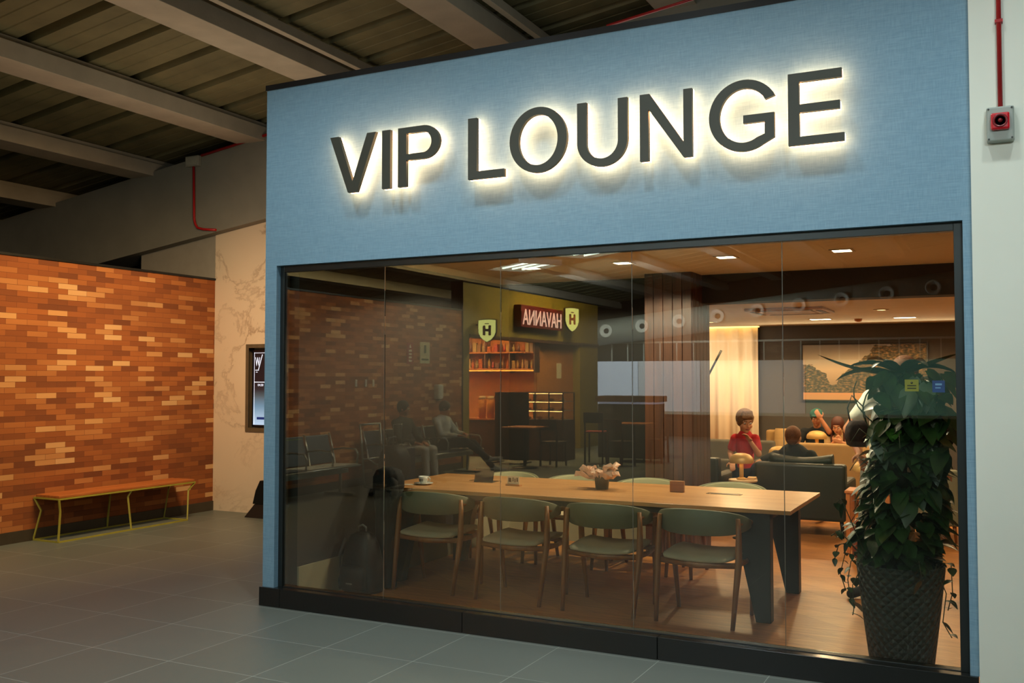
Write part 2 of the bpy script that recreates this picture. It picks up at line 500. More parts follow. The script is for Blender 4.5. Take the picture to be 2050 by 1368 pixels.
# dining part of the lounge
struct('wall_left', MB().box(-4.75, -4.60, G + 0.15, 9.15, 0, 2.75), MAT['darkwall'])
struct('baseboard_left', MB().box(-4.60, -4.585, G + 0.15, 9.0, 0, 0.262), MAT['cream'])
struct('wall_back', MB().box(-4.60, -2.95, 9.0, 9.15, 0, 2.6), MAT['darkwall'])
struct('baseboard_back', MB().box(-4.585, -2.95, 8.985, 9.0, 0, 0.262), MAT['cream'])
struct('ceiling', MB().box(-4.6, 2.2, G + 0.14, 8.87, 2.6, 2.75), MAT['ceil'])
struct('trim_2', MB().box(-2.5, 2.2, 8.87, 9.12, 2.335, 2.75), MAT['bulk'])
struct('trim_3', MB().box(-4.6, -2.95, 8.87, 9.0, 2.6, 2.75), MAT['darkwall'])
col = MB()
for k in range(5):
    col.box(-2.95 + k*0.09, -2.95 + k*0.09 + 0.084, 8.53, 8.56, 0, 2.6)
for k in range(5):
    col.box(-2.53, -2.50, 8.56 + k*0.1125, 8.56 + k*0.1125 + 0.106, 0, 2.6)
col.box(-2.947, -2.503, 8.545, 9.12, 0, 2.6)
struct('column', col, MAT['cladding'], 0.003)
struct('wall_room_right', MB().box(2.2, 2.3, G + 0.14, 14.8, 0, 2.75), MAT['greywall'])
# seating part of the lounge
struct('ceiling_lounge', MB().box(-6.5, 2.2, 9.12, 14.5, 2.4, 2.55), MAT['ceil'])
struct('wall_lounge_back', MB().box(-3.22, 2.2, 14.5, 14.65, 0, 2.4).box(-6.5, -3.22, 14.65, 14.8, 0, 2.4).box(-3.30, -3.22, 14.42, 14.65, 0, 2.4), MAT['greywall'])
struct('wall_lounge_left', MB().box(-6.6, -6.5, 9.15, 14.8, 0, 2.4), MAT['greywall'])
struct('wall_lounge_near', MB().box(-6.5, -2.95, 9.15, 9.25, 0, 2.4), MAT['greywall'])
# brick wall, marble wall
struct('wall_brick', MB().box(-8.95, -8.75, -4.2, 9.06, 0, 2.85), MAT['brick'])
struct('baseboard_brick', MB().box(-8.75, -8.738, -4.2, 9.06, 0, 0.115), MAT['skirt'])
struct('trim_4', MB().box(-8.96, -8.735, -4.2, 9.058, 2.85, 2.875), MAT['blackmetal'])
mw = MB()
mw.box(-8.75, -8.24, 9.06, 9.3, 0, 3.7).box(-7.20, -4.9, 9.06, 9.3, 0, 3.7).box(-8.24, -7.20, 9.06, 9.3, 0, 0.98).box(-8.24, -7.20, 9.06, 9.3, 2.045, 3.7).box(-8.24, -7.20, 9.2, 9.3, 0.98, 2.045)
struct('wall_marble', mw, MAT['marble'])
struct('wall_upper', MB().box(-10.05, -8.755, 9.07, 9.3, 2.0, 3.7), plain('pale_plaster', (150, 142, 128), 0.9, noise=0.05))
# sloping concrete girder over them
def zs(x): return 4.53 + 0.136 * (x + 7.92)
struct('girder_beam', MB().prism([(-17, zs(-17) - 1.0), (-17, zs(-17)), (1.5, zs(1.5)), (1.5, zs(1.5) - 1.0)], 8.93, 9.45), MAT['concrete'])
# roof beams carried by the girder
bn = 0
for xb in (-15.3, -13.6, -11.95, -10.10, -8.265, -6.50, -4.72, -2.95, -1.15, 0.65, 2.4):
    z = zs(xb); w = 0.40
    b = MB().box(xb, xb + w, -20, 9.4, z, z + 0.17)
    b.box(xb + 0.05, xb + w - 0.05, -20, 9.4, z + 0.17, z + 0.23)
    if xb > -7: b.box(xb + w + 0.12, xb + w + 0.19, -20, 9.4, z + 0.13, z + 0.22)
    struct('roof_beam', b, MAT['beam'], 0.004)
# folded metal deck: ribs run up the slope
dk = MB()
def zd(x): return zs(x) + 0.19
y = -20.0
while y < 9.9:
    prof = [(0, 0), (.13, 0), (.14, .007), (.16, .007), (.17, 0), (.30, 0), (.31, .007), (.33, .007), (.34, 0), (.50, 0), (.53, .12), (.60, .12), (.63, 0)]
    a = [(-17, y + dy, zd(-17) + dz) for dy, dz in prof]
    b = [(4.5, y + dy, zd(4.5) + dz) for dy, dz in prof]
    n0 = len(dk.v)
    dk.v += a + b
    for i in range(len(prof) - 1):
        dk.f.append((n0 + i, n0 + i + 1, n0 + len(prof) + i + 1, n0 + len(prof) + i)); dk.smooth.append(False)
    y += 0.63
struct('roof_deck', dk, MAT['deck'])
struct('roof_slab', MB().prism([(-17, zd(-17) + 0.25), (-17, zd(-17) + 0.4), (4.5, zd(4.5) + 0.4), (4.5, zd(4.5) + 0.25)], -22, 15), MAT['void'])
struct('wall_far', MB().box(-17.2, -17, -22, 15, 0, 7).box(-17, -6.7, 14.8, 15, 0, 7), MAT['void'])
struct('wall_behind', MB().box(-17, 6, -22.2, -22, 0, 9).box(6, 6.2, -22, 6, 0, 9), MAT['void'])
# ================================================================== shop sign: halo-lit letters
MAT['letter'] = plain('bronze_letter_face', (58, 60, 52), 0.5, metal=0.2, noise=0.05)
MAT['halo'] = m_emit('halo_led', (255, 190, 134), 16.0)
LZ0, LZ1 = 2.911, 3.307
LW = 0.066   # stroke
def rect(x0, x1, z0, z1): return [(x0, z0), (x1, z0), (x1, z1), (x0, z1)]
def ell(cx, cz, rx, rz, a0, a1, n): return [(cx + rx*math.cos(R(a0 + (a1-a0)*i/n)), cz + rz*math.sin(R(a0 + (a1-a0)*i/n))) for i in range(n+1)]
def letter_shapes(ch):
    """list of ('poly', outline) or ('band', outer, inner, closed)"""
    if ch == 'V':
        return [('poly', [(-4.148, LZ1), (-4.075, LZ1), (-3.957, 2.985), (-3.837, LZ1), (-3.764, LZ1), (-3.920, LZ0), (-3.995, LZ0)])]
    if ch == 'I': return [('poly', rect(-3.713, -3.647, LZ0, LZ1))]
    if ch == 'P':
        x0, xr = -3.585, -3.261
        zc, ro, ri = 3.196, 0.111, 0.075
        out = [(x0, LZ1)] + [(xr - 0.125, LZ1)] + ell(xr - 0.125, zc, 0.125, 0.111, 88, -88, 16) + [(xr - 0.125, 3.085), (x0, 3.085)]
        inn = [(x0 + LW, 3.265)] + [(xr - 0.128, 3.265)] + ell(xr - 0.128, zc - 0.0, 0.066, 0.069, 88, -88, 16) + [(xr - 0.128, 3.127), (x0 + LW, 3.127)]
        return [('band', out, inn, True), ('poly', rect(x0, x0 + LW, LZ0, 3.085))]
    if ch == 'L': return [('poly', [(-3.047, LZ0), (-2.786, LZ0), (-2.786, 2.960), (-2.983, 2.960), (-2.983, LZ1), (-3.047, LZ1)])]
    if ch == 'O':
        cx, cz = -2.5495, 3.116
        return [('band', ell(cx, cz, 0.1965, 0.205, 0, 354.375, 63), ell(cx, cz, 0.134, 0.158, 0, 354.375, 63), True)]
    if ch == 'U':
        xl, xr, c = -2.285, -1.962, -2.1235
        out = [(xl, LZ1), (xl, 3.06)] + ell(c, 3.06, 0.1615, 0.152, 184, 356, 24) + [(xr, 3.06), (xr, LZ1)]
        inn = [(xl + 0.060, LZ1), (xl + 0.060, 3.06)] + ell(c, 3.06, 0.1015, 0.105, 184, 356, 24) + [(xr - 0.060, 3.06), (xr - 0.060, LZ1)]
        return [('band', out, inn, False)]
    if ch == 'N':
        return [('poly', [(-1.884, LZ0), (-1.831, LZ0), (-1.831, 3.215), (-1.6205, LZ0), (-1.569, LZ0), (-1.569, LZ1), (-1.620, LZ1), (-1.620, 3.00), (-1.826, LZ1), (-1.884, LZ1)])]
    if ch == 'G':
        cx, cz = -1.272, 3.110
        out = ell(cx, cz, 0.198, 0.202, 28, 302, 40); inn = ell(cx, cz, 0.138, 0.154, 30, 302, 40)
        return [('band', out, inn, False), ('poly', [(-1.275, 3.064), (-1.156, 3.064), (-1.156, 2.995), (-1.199, 2.979), (-1.167, 2.939), (-1.103, 2.972), (-1.103, 3.110), (-1.275, 3.110)])]
    if ch == 'E':
        x = -1.028
        return [('poly', [(x, LZ0), (-0.735, LZ0), (-0.735, 2.955), (x + 0.060, 2.955), (x + 0.060, 3.088), (-0.756, 3.088), (-0.756, 3.133), (x + 0.060, 3.133), (x + 0.060, 3.257), (-0.745, 3.257), (-0.745, LZ1), (x, LZ1)])]
def shapes_into(mb, sh, y0, y1, k=1.0):
    for s in sh:
        if s[0] == 'poly': mb.prism(s[1], y0, y1)
        else: mb.band(s[1], s[2], y0, y1, closed=s[3])
names = ['V', 'I', 'P', 'L', 'O', 'U', 'N', 'G', 'E']
desc = {'V': 'first letter at the left end', 'I': 'second letter, a plain upright bar', 'P': 'third letter, ending the first word', 'L': 'first letter of the second word', 'O': 'round closed letter', 'U': 'cup-shaped letter open at the top', 'N': 'letter with a diagonal between two uprights', 'G': 'open round letter with an inner bar', 'E': 'last letter at the right end'}
for ch in names:
    sh = letter_shapes(ch)
    x0 = min(p[0] for s in sh for q in s[1:] if isinstance(q, list) for p in q)
    t = thing('sign_letter', 'dark halo-lit sign letter %s, %s' % (ch, desc[ch]), 'sign letter', (x0, G, LZ0), 0, 'letters of the lit shop sign')
    def loc(mb):
        mb.v = [(v[0]*0.998 - x0, v[1] - G, 1.64 + (v[2] - 1.64)*0.998 - LZ0) for v in mb.v]; return mb
    f = MB(); shapes_into(f, sh, 5.370, 5.400); loc(f).build('letter_face', MAT['letter'], t)
    h = MB(); shapes_into(h, sh, 5.401, 5.422); loc(h).build('letter_backlight', MAT['halo'], t)
    cx = x0 + 0.030
    for zz in (LZ0 + 0.16, LZ1 - 0.06):
        if ch in 'OG': cx, zz = {'O': -2.5495, 'G': -1.272}[ch], LZ0 + 0.02 if zz < 3.1 else LZ1 - 0.02
        if ch == 'V': cx = -4.055 if zz < 3.1 else -4.105
        loc(MB().tube([(cx, 5.422, zz), (cx, G, zz)], 0.005, 6)).build('stand_off', MAT['blackmetal'], t)

# ================================================================== fire alarm sounder and its conduit, right wall
RY = G - 0.035
t = thing('fire_alarm', 'red fire alarm sounder on a grey square box, right wall', 'fire alarm', (0.010, RY, 2.822))
MAT['alarmgrey'] = plain('grey_plastic', (150, 160, 152), 0.45, noise=0.04)
MAT['alarmred'] = plain('red_plastic', (190, 22, 34), 0.25, noise=0.05, coat=0.4)
MB().box(-0.062, 0.062, -0.055, 0, 0, 0.175).build('box', MAT['alarmgrey'], t, bevel=0.008)
MAT['screw'] = plain('dark_screw', (40, 44, 42), 0.5)
for sx in (-0.052, 0.052):
    for sz in (0.012, 0.163):
        MB().tube([(sx, -0.054, sz), (sx, -0.058, sz)], 0.005, 8).build('screw', MAT['screw'], t)
MB().box(-0.043, 0.043, -0.085, -0.053, 0.052, 0.138).build('sounder', MAT['alarmred'], t, bevel=0.010)
h = MB(); h.lathe([(0.034, 0), (0.034, 0.006), (0.028, 0.006), (0.024, 0.001)], n=24, M=Matrix.Translation((0, -0.084, 0.096)) @ Matrix.Rotation(R(90), 4, 'X'))
h.ball((0, -0.088, 0.096), 0.011); h.build('horn', plain('dark_red_plastic', (110, 10, 20), 0.3), t)
t = thing('conduit_pipe', 'straight red steel conduit running down the white right wall to the alarm', 'pipe', (0.012, RY, 2.99))
MB().tube([(0, -0.02, 0.0), (0, -0.02, 3.0)], 0.0115, 10).build('pipe', MAT['red'], t)
for z in (0.44, 1.5, 2.6): MB().box(-0.018, 0.018, -0.034, 0, z, z + 0.016).build('clamp', MAT['red'], t)
# conduit on the girder: along its top edge, then down over the marble
t = thing('conduit_pipe', 'red conduit along the top of the sloping girder, dropping to the marble wall', 'pipe', (-8.92, 8.93, 3.5))
pts = [(-6.0, 8.905, zs(-6.0) + 0.02), (-8.98, 8.905, zs(-8.98) + 0.0)]
pipe = MB()
def rel(pts, o): return [(p[0]-o[0], p[1]-o[1], p[2]-o[2]) for p in pts]
O_ = (-8.92, 8.93, 3.5)
pipe.tube(rel([(-4.5, 8.905, zs(-4.5) + 0.0), (-8.85, 8.905, zs(-8.85) - 0.0)], O_), 0.018, 8)
pipe.tube(rel([(-8.98, 8.905, zs(-8.98) - 0.05), (-8.96, 8.905, 3.62), (-8.94, 8.905, 3.55), (-8.90, 8.905, 3.50), (-8.80, 8.905, 3.475), (-8.60, 8.905, 3.455)], O_), 0.016, 8)
pipe.build('pipe', MAT['red'], t)
t = thing('junction_box', 'pale grey junction box on the girder where the red conduit turns down', 'junction box', (-8.98, 8.93, zs(-8.98) - 0.11))
MB().box(-0.11, 0.11, -0.06, 0, 0, 0.13).build('box', plain('pale_box', (150, 146, 132), 0.6), t, bevel=0.008)
MB().box(-0.09, 0.09, -0.068, -0.059, 0.015, 0.115).build('lid', plain('pale_box_lid', (162, 158, 142), 0.6), t, bevel=0.003)
t = thing('conduit_pipe', 'red conduit glimpsed under the roof just above the shop front', 'pipe', (-2.562, 6.6, 4.234))
MB().tube([(0, 0, 0), (0.625, 0, 0.082), (2.3, 0, 0.30)], 0.011, 8).build('pipe', MAT['red'], t)

# ================================================================== bench by the brick wall
t = thing('bench', 'long wooden bench on a bent yellow wire frame against the brick wall', 'bench', (-8.74, 6.57, 0))
MAT['benchwood'] = wood('bench_board', (150, 82, 36), (190, 112, 56), 'y', 1.0, 0.5)
MAT['yellow'] = plain('yellow_wire', (160, 150, 56), 0.45, noise=0.1)
MB().box(0.015, 0.365, 0.005, 1.81, 0.437, 0.462).build('seat', MAT['benchwood'], t, bevel=0.004)
r = 0.0075
fr = MB()
top = [(0.0, 0, 0.428), (0.37, 0, 0.428), (0.37, 1.815, 0.428), (0.0, 1.815, 0.428), (0.0, 0, 0.428)]
bot = [(0.0, 0, r), (0.37, 0, r), (0.37, 1.70, r), (0.0, 1.70, r), (0.0, 0, r)]
for q in (top, bot):
    for a, b in zip(q[:-1], q[1:]): fr.bar(a, b, 2*r, 2*r)
fr.build('frame', MAT['yellow'], t)
for (a, k, b) in (((0.0, 0, 0.428), (0.07, 0.03, 0.30), (0.0, 0, r)), ((0.37, 0, 0.428), (0.365, 0.02, 0.30), (0.37, 0, r)),
                  ((0.37, 0.90, 0.428), (0.335, 0.88, 0.36), (0.37, 0.90, r)), ((0.0, 0.90, 0.428), (0.04, 0.90, 0.36), (0.0, 0.90, r)),
                  ((0.37, 1.815, 0.428), (0.34, 1.74, 0.34), (0.37, 1.70, r)), ((0.0, 1.815, 0.428), (0.03, 1.74, 0.34), (0.0, 1.70, r))):
    l = MB(); l.bar(a, k, 2*r, 2*r); l.bar(k, b, 2*r, 2*r); l.build('leg', MAT['yellow'], t)

# ================================================================== recessed information screen in the marble
t = thing('information_screen', 'portrait information screen recessed in the marble wall', 'screen', (-8.24, 9.20, 0.98))
MB().band(rect(0, 1.04, 0, 1.065), rect(0.045, 0.96, 0.05, 1.02), -0.14, -0.135).box(0, 0.012, -0.135, 0, 0, 1.065).box(1.028, 1.04, -0.135, 0, 0, 1.065).box(0.012, 0.993, -0.135, 0, 1.053, 1.065).box(0.012, 0.993, -0.150, 0, -0.0, 0.012).build('recess_frame', plain('brown_bronze_frame', (96, 82, 62), 0.5), t)
MB().box(0.06, 0.95, -0.09, -0.02, 0.06, 1.0).build('bezel', plain('bezel', (10, 12, 22), 0.3), t, bevel=0.004)
def m_poster():
    q = NT('screen_poster')
    tc = q.node('ShaderNodeTexCoord'); sp = q.node('ShaderNodeSeparateXYZ'); q.link(tc, 'Generated', sp, 'Vector')
    r_ = q.ramp([(0.0, lin((186, 206, 228))), (0.25, lin((110, 140, 160))), (0.40, lin((74, 82, 84))), (0.48, lin((40, 34, 38))), (0.60, lin((22, 14, 20))), (1.0, lin((14, 12, 18)))])
    q.link(sp, 'Z', r_, 'Fac'); q.link(r_, 'Color', q.b, 'Emission Color'); q.b.inputs['Emission Strength'].default_value = 1.0
    q.b.inputs['Base Color'].default_value = (0.01, 0.01, 0.01, 1); q.b.inputs['Roughness'].default_value = 0.2
    return q.m
scr = MB().box(0.085, 0.925, -0.094, -0.089, 0.085, 0.975).build('display', m_poster(), t)
MAT['screenwhite'] = m_emit('screen_white', (225, 232, 255), 1.1)
def text_mesh(name, s, size, loc, rot, mat, parent=None, extrude=0.0, align='LEFT', sx=1.0):
    c = bpy.data.curves.new(name + '_curve', 'FONT'); c.body = s; c.size = size; c.extrude = extrude; c.align_x = align; c.resolution_u = 3
    tmp = bpy.data.objects.new(name + '_tmp', c); COL.objects.link(tmp)
    bpy.context.view_layer.update()
    me = bpy.data.meshes.new_from_object(tmp.evaluated_get(bpy.context.evaluated_depsgraph_get()))
    bpy.data.objects.remove(tmp); bpy.data.curves.remove(c)
    me.materials.clear(); me.materials.append(mat)
    o = bpy.data.objects.new(name, me); link(o, parent)
    o.location = loc; o.rotation_euler = rot; o.scale = (sx, 1, 1)
    return o
FR = (R(90), 0, 0)
text_mesh('lettering', 'W', 0.155, (0.115, -0.0965, 0.80), FR, MAT['screenwhite'], scr, sx=0.45)
MB().bar((0.165, -0.0965, 0.755), (0.225, -0.0965, 0.94), 0.001, 0.008, up=(1, 0, 0)).build('stroke', MAT['screenwhite'], scr)
text_mesh('lettering', '04:30', 0.04, (0.155, -0.0965, 0.555), FR, MAT['screenwhite'], scr)
MB().box(0.10, 0.9, -0.097, -0.0955, 0.60, 0.607).box(0.115, 0.17, -0.097, -0.0955, 0.745, 0.752).box(0.125, 0.15, -0.097, -0.0955, 0.722, 0.728).box(0.098, 0.102, -0.097, -0.0955, 0.09, 0.965).box(0.098, 0.91, -0.097, -0.0955, 0.957, 0.961).build('line', MAT['screenwhite'], scr)
MB().box(0.145, 0.5, -0.097, -0.0955, 0.15, 0.18).build('button', m_emit('screen_navy', (20, 40, 96), 0.8), scr)
# dark sloping object standing at the foot of the marble wall
t = thing('floor_stand', 'black slanting stand at the foot of the marble wall, mostly hidden', 'stand', (-7.70, 8.9, 0))
MB().hexa([(-0.27, -0.14, 0), (0.27, -0.14, 0), (0.27, 0.1, 0), (-0.27, 0.1, 0)], [(-0.24, 0.0, 0.14), (0.24, 0.0, 0.14), (0.24, 0.1, 0.14), (-0.24, 0.1, 0.14)]).build('base', MAT['blackmetal'], t, bevel=0.006)
MB().prism([(-0.27, 0.14), (-0.225, 0.30), (-0.16, 0.42), (0.16, 0.42), (0.225, 0.30), (0.27, 0.14)], 0.0, 0.05).build('panel', MAT['blackmetal'], t, bevel=0.006)

# ================================================================== dining table
MAT['tabletop'] = wood('table_top_oak', (168, 116, 66), (200, 148, 92), 'x', 0.8, 0.32)
MAT['tablemetal'] = plain('dark_green_grey_metal', (36, 33, 26), 0.5, metal=0.1, noise=0.06)
TX0, TX1, TY0, TY1, TZ = -4.575, -1.262, 6.535, 7.70, 0.76
t = thing('dining_table', 'long oak-topped communal table with broad dark tapering legs', 'table', ((TX0+TX1)/2, (TY0+TY1)/2, 0))
mx_, my_ = (TX0+TX1)/2, (TY0+TY1)/2
hx_, hy_ = (TX1-TX0)/2, (TY1-TY0)/2
MB().box(-hx_, hx_, -hy_, hy_, TZ - 0.028, TZ).build('tabletop', MAT['tabletop'], t, bevel=0.002)
MB().box(-hx_ + 0.10, hx_ - 0.14, -hy_ + 0.05, -hy_ + 0.08, TZ - 0.072, TZ - 0.029).box(-hx_ + 0.10, hx_ - 0.14, hy_ - 0.08, hy_ - 0.05, TZ - 0.072, TZ - 0.029).box(-hx_ + 0.10, -hx_ + 0.13, -hy_ + 0.08, hy_ - 0.08, TZ - 0.072, TZ - 0.029).box(hx_ - 0.17, hx_ - 0.14, -hy_ + 0.08, hy_ - 0.08, TZ - 0.072, TZ - 0.029).build('apron', MAT['tablemetal'], t)
for sx in (1, -1):
    for sy in (-1, 1):
        xo = hx_ - 0.14
        l = MB()
        y0, y1 = sy*hy_ - (0.13 if sy > 0 else -0.04), sy*hy_ - (0.04 if sy > 0 else -0.13)
        l.prism([(sx*xo, 0), (sx*xo, TZ - 0.029), (sx*(xo - 0.26), TZ - 0.029), (sx*(xo - 0.245), TZ - 0.11), (sx*(xo - 0.10), 0)], y0, y1)
        l.build('leg', MAT['tablemetal'], t, bevel=0.004)
for cxp in (-1.89, -3.95):
    o = MB().band(rect(-0.13, 0.13, -0.035, 0.035), rect(-0.12, 0.12, -0.027, 0.027), 0, 0.003, plane='xy').box(-0.10, 0.10, -0.012, 0.020, -0.002, 0.0022)
    o.v = [(v[0] + cxp - mx_, v[1] + 7.27 - my_, v[2] + TZ) for v in o.v]
    o.build('cable_flap', plain('cable_flap_metal', (70, 54, 36), 0.4, metal=0.4), t)

# ================================================================== dining armchairs
MAT['chairwood'] = wood('chair_wood', (128, 78, 34), (160, 102, 48), 'z', 1.0, 0.42)
MAT['chairback'] = plain('sage_green_back_panel', (108, 108, 80), 0.55, noise=0.05)
MAT['backpad'] = plain('pale_sage_back_pad', (172, 168, 130), 0.75, noise=0.05)
MAT['seatpad'] = plain('beige_seat_pad', (182, 166, 134), 0.75, noise=0.05, bump=0.15, bscale=200)
def arc_panel(mb, rx, ry, y0, a0, a1, n, th, zb, zt):
    """curved panel; angle 0 = middle of the back (towards -y)"""
    rs = []
    for i in range(n + 1):
        u = -1 + 2*i/n; a = R(a0 + (a1-a0)*i/n)
        ro, ri = 1.0, 1.0 - th/rx
        b, tp = zb(u), zt(u)
        o = (rx*math.sin(a), y0 - ry*math.cos(a)); q = ((rx - th)*math.sin(a), y0 - (ry - th)*math.cos(a))
        m = 0.006
        rs.append([(o[0], o[1], b + m), (o[0], o[1], tp - m), ((o[0]*3+q[0])/4, (o[1]*3+q[1])/4, tp), ((o[0]+3*q[0])/4, (o[1]+3*q[1])/4, tp), (q[0], q[1], tp - m), (q[0], q[1], b + m), ((o[0]+3*q[0])/4, (o[1]+3*q[1])/4, b), ((o[0]*3+q[0])/4, (o[1]*3+q[1])/4, b)])
    mb.rings(rs, cap=True)
def make_chair(label):
    """origin on the floor under the rear-leg line, facing +y"""
    t = thing('dining_chair', label, 'chair')
    for sx in (-1, 1):
        l = MB()
        # rear leg: flattened, leaning forward towards the top, thickest at seat height
        l.tube([(sx*0.262, -0.01, 0), (sx*0.272, 0.045, 0.25), (sx*0.280, 0.085, 0.43), (sx*0.276, 0.10, 0.60), (sx*0.270, 0.105, 0.705)], [0.017, 0.022, 0.028, 0.022, 0.017], 10, sx=0.85, up=(0, 1, 0))
        l.build('leg', MAT['chairwood'], t)
        l = MB()
        l.tube([(sx*0.262, 0.46, 0), (sx*0.276, 0.435, 0.25), (sx*0.284, 0.41, 0.43), (sx*0.288, 0.40, 0.60), (sx*0.288, 0.395, 0.655)], [0.016, 0.021, 0.026, 0.022, 0.020], 10, sx=0.85, up=(0, 1, 0))
        l.build('leg', MAT['chairwood'], t)
        a = MB()
        a.tube([(sx*0.268, 0.13, 0.665), (sx*0.300, 0.24, 0.668), (sx*0.305, 0.34, 0.664), (sx*0.292, 0.43, 0.656)], [0.012, 0.018, 0.020, 0.016], 10, sx=1.3, up=(0, 0, 1))
        a.build('armrest', MAT['chairwood'], t)
    f = MB()
    for sx in (-1, 1):
        f.tube([(sx*0.280, 0.085, 0.415), (sx*0.284, 0.25, 0.402), (sx*0.284, 0.41, 0.420)], [0.024, 0.017, 0.022], 8, sx=0.6, up=(0, 0, 1))
    f.tube([(-0.280, 0.085, 0.40), (0, 0.06, 0.385), (0.280, 0.085, 0.40)], 0.020, 8, sx=0.55, up=(0, 0, 1))
    f.tube([(-0.284, 0.41, 0.415), (0.284, 0.41, 0.415)], 0.018, 8, sx=0.6, up=(0, 0, 1))
    f.build('seat_frame', MAT['chairwood'], t)
    # seat pad: gently dished
    s = MB(); nx, ny = 14, 10; g = []
    def half(x): return 0.262
    up_, lo_ = [], []
    for j in range(ny + 1):
        for i in range(nx + 1):
            u = -1 + 2*i/nx; v = j/ny
            rr = 1 - 0.10*(abs(2*v-1))**4 * abs(u)**2
            x = u*0.262*(0.94 + 0.06*v)*rr; yy = 0.055 + v*0.415 - 0.03*(1-v)*(u*u)
            z = 0.440 + 0.022*u*u + 0.008*v - 0.010*(1 - v)
            e = max(abs(u), abs(2*v-1)); d = 0.020*max(0, (e-0.8)/0.2)**2
            up_.append((x, yy, z + 0.012 - d)); lo_.append((x*0.97, yy, z - 0.030 + d*0.3))
    n0 = len(up_); fs = []
    for j in range(ny):
        for i in range(nx):
            a = j*(nx+1)+i
            fs.append((a, a+1, a+nx+2, a+nx+1)); fs.append((n0+a, n0+a+nx+1, n0+a+nx+2, n0+a+1))
    edge = [i for i in range(nx+1)] + [(j+1)*(nx+1)+nx for j in range(ny)] + [ny*(nx+1)+nx-1-i for i in range(nx)] + [(ny-1-j)*(nx+1) for j in range(ny-1)]
    for k in range(len(edge)):
        a, b = edge[k], edge[(k+1) % len(edge)]
        fs.append((a, n0+a, n0+b, b))
    s.add(up_ + lo_, fs, True); s.build('seat', MAT['seatpad'], t)
    b = MB()
    arc_panel(b, 0.335, 0.27, 0.285, -78, 78, 28, 0.022, lambda u: 0.588 + 0.045*abs(u)**3, lambda u: 0.762 - 0.055*u*u - 0.020*abs(u)**5)
    b.build('backrest', MAT['chairback'], t)
    b = MB()
    arc_panel(b, 0.3125, 0.2475, 0.285, -72, 72, 28, 0.008, lambda u: 0.596 + 0.040*abs(u)**3, lambda u: 0.756 - 0.052*u*u - 0.020*abs(u)**5)
    b.build('back_pad', MAT['backpad'], t)
    return t
near = [(-3.975, 6.335, 1.5, 'green-backed wooden armchair, left end of the near side of the long table'),
        (-3.245, 6.32, -1, 'green-backed wooden armchair, second from the left on the near side of the table'),
        (-2.53, 6.30, 0.5, 'green-backed wooden armchair, third from the left on the near side of the table'),
        (-1.85, 6.31, -2, 'green-backed wooden armchair on the near side beside the right table leg')]
far = [(-4.075, 8.17, 180, 'armchair across the table behind the little card signs, rounded back showing'),
       (-3.415, 8.17, 180, 'armchair across the table behind the wrapped flower pot, rounded back showing'),
       (-2.75, 8.18, 179, 'armchair across the table behind the small wooden block, rounded back showing'),
       (-2.02, 8.17, 180, 'armchair across the table nearest its right end, rounded back showing')]
c0 = make_chair(near[0][3]); c0.location = (near[0][0], near[0][1], 0); c0.rotation_euler.z = R(near[0][2]); c0['group'] = 'armchairs on the near side of the long table'
for x, y_, a, lb in near[1:]: dup(c0, (x, y_, 0), R(a), lb, 'armchairs on the near side of the long table')
for x, y_, a, lb in far: dup(c0, (x, y_, 0), R(a), lb, 'armchairs on the far side of the long table')

# ================================================================== things on the table
def on_table(name, label, cat, x, y_, rz=0, group=None): return thing(name, label, cat, (x, y_, TZ), rz, group)
china = plain('white_china', (225, 226, 218), 0.2, noise=0.02, coat=0.3)
t = on_table('saucer', 'round white saucer under the coffee cup at the left end of the table', 'saucer', -4.265, 6.80)
MB().lathe([(0.0, 0.0), (0.045, 0.001), (0.078, 0.012), (0.080, 0.014), (0.045, 0.006), (0.0, 0.005)], n=32).build('dish', china, t)
t = thing('coffee_cup', 'small white coffee cup with a dark print standing on its saucer', 'cup', (-4.265, 6.80, TZ + 0.006))
MB().lathe([(0.0, 0), (0.022, 0), (0.026, 0.006), (0.037, 0.035), (0.042, 0.062), (0.039, 0.062), (0.034, 0.035), (0.020, 0.008), (0.0, 0.006)], n=28).build('bowl', china, t)
MB().tube([(0.037, 0, 0.052), (0.056, 0, 0.054), (0.064, 0, 0.040), (0.054, 0, 0.022), (0.035, 0, 0.020)], 0.0045, 8).build('handle', china, t)
pr = MB()
for a in (235, 250, 262, 275, 290): pr.box(0.0395, 0.0402, -0.0028, 0.0028, 0.022, 0.044, Matrix.Rotation(R(a), 4, 'Z') @ Matrix.Translation((-0.0012, 0, 0.0)))
pr.build('print', plain('dark_print', (60, 66, 60), 0.5), t)
t = on_table('napkin', 'folded white paper napkin under the edge of the saucer', 'napkin', -4.36, 6.735, R(20))
MB().prism([(-0.045, -0.03), (0.05, -0.035), (0.055, 0.025), (-0.035, 0.03)], 0, 0.003, 'xy').build('sheet', plain('tissue', (222, 216, 196), 0.9), t)
t = on_table('menu_holder', 'black tilted menu holder standing on the table, left part', 'menu holder', -3.90, 7.16, R(4))
MB().hexa([(-0.085, -0.005, 0.006), (0.085, -0.005, 0.006), (0.085, 0.005, 0.006), (-0.085, 0.005, 0.006)], [(-0.085, 0.035, 0.115), (0.085, 0.035, 0.115), (0.085, 0.045, 0.115), (-0.085, 0.045, 0.115)]).build('panel', plain('black_leatherette', (24, 20, 18), 0.5), t, bevel=0.002)
MB().box(-0.085, 0.085, -0.01, 0.07, 0, 0.006).build('base', plain('black_leatherette_base', (24, 20, 18), 0.5), t, bevel=0.002)
t = on_table('table_sign', 'small white table sign with dark marks in a wooden foot', 'table sign', -3.56, 7.05, R(-8))
MB().box(-0.07, 0.07, -0.018, 0.018, 0, 0.014).build('base', MAT['tabletop'], t, bevel=0.002)
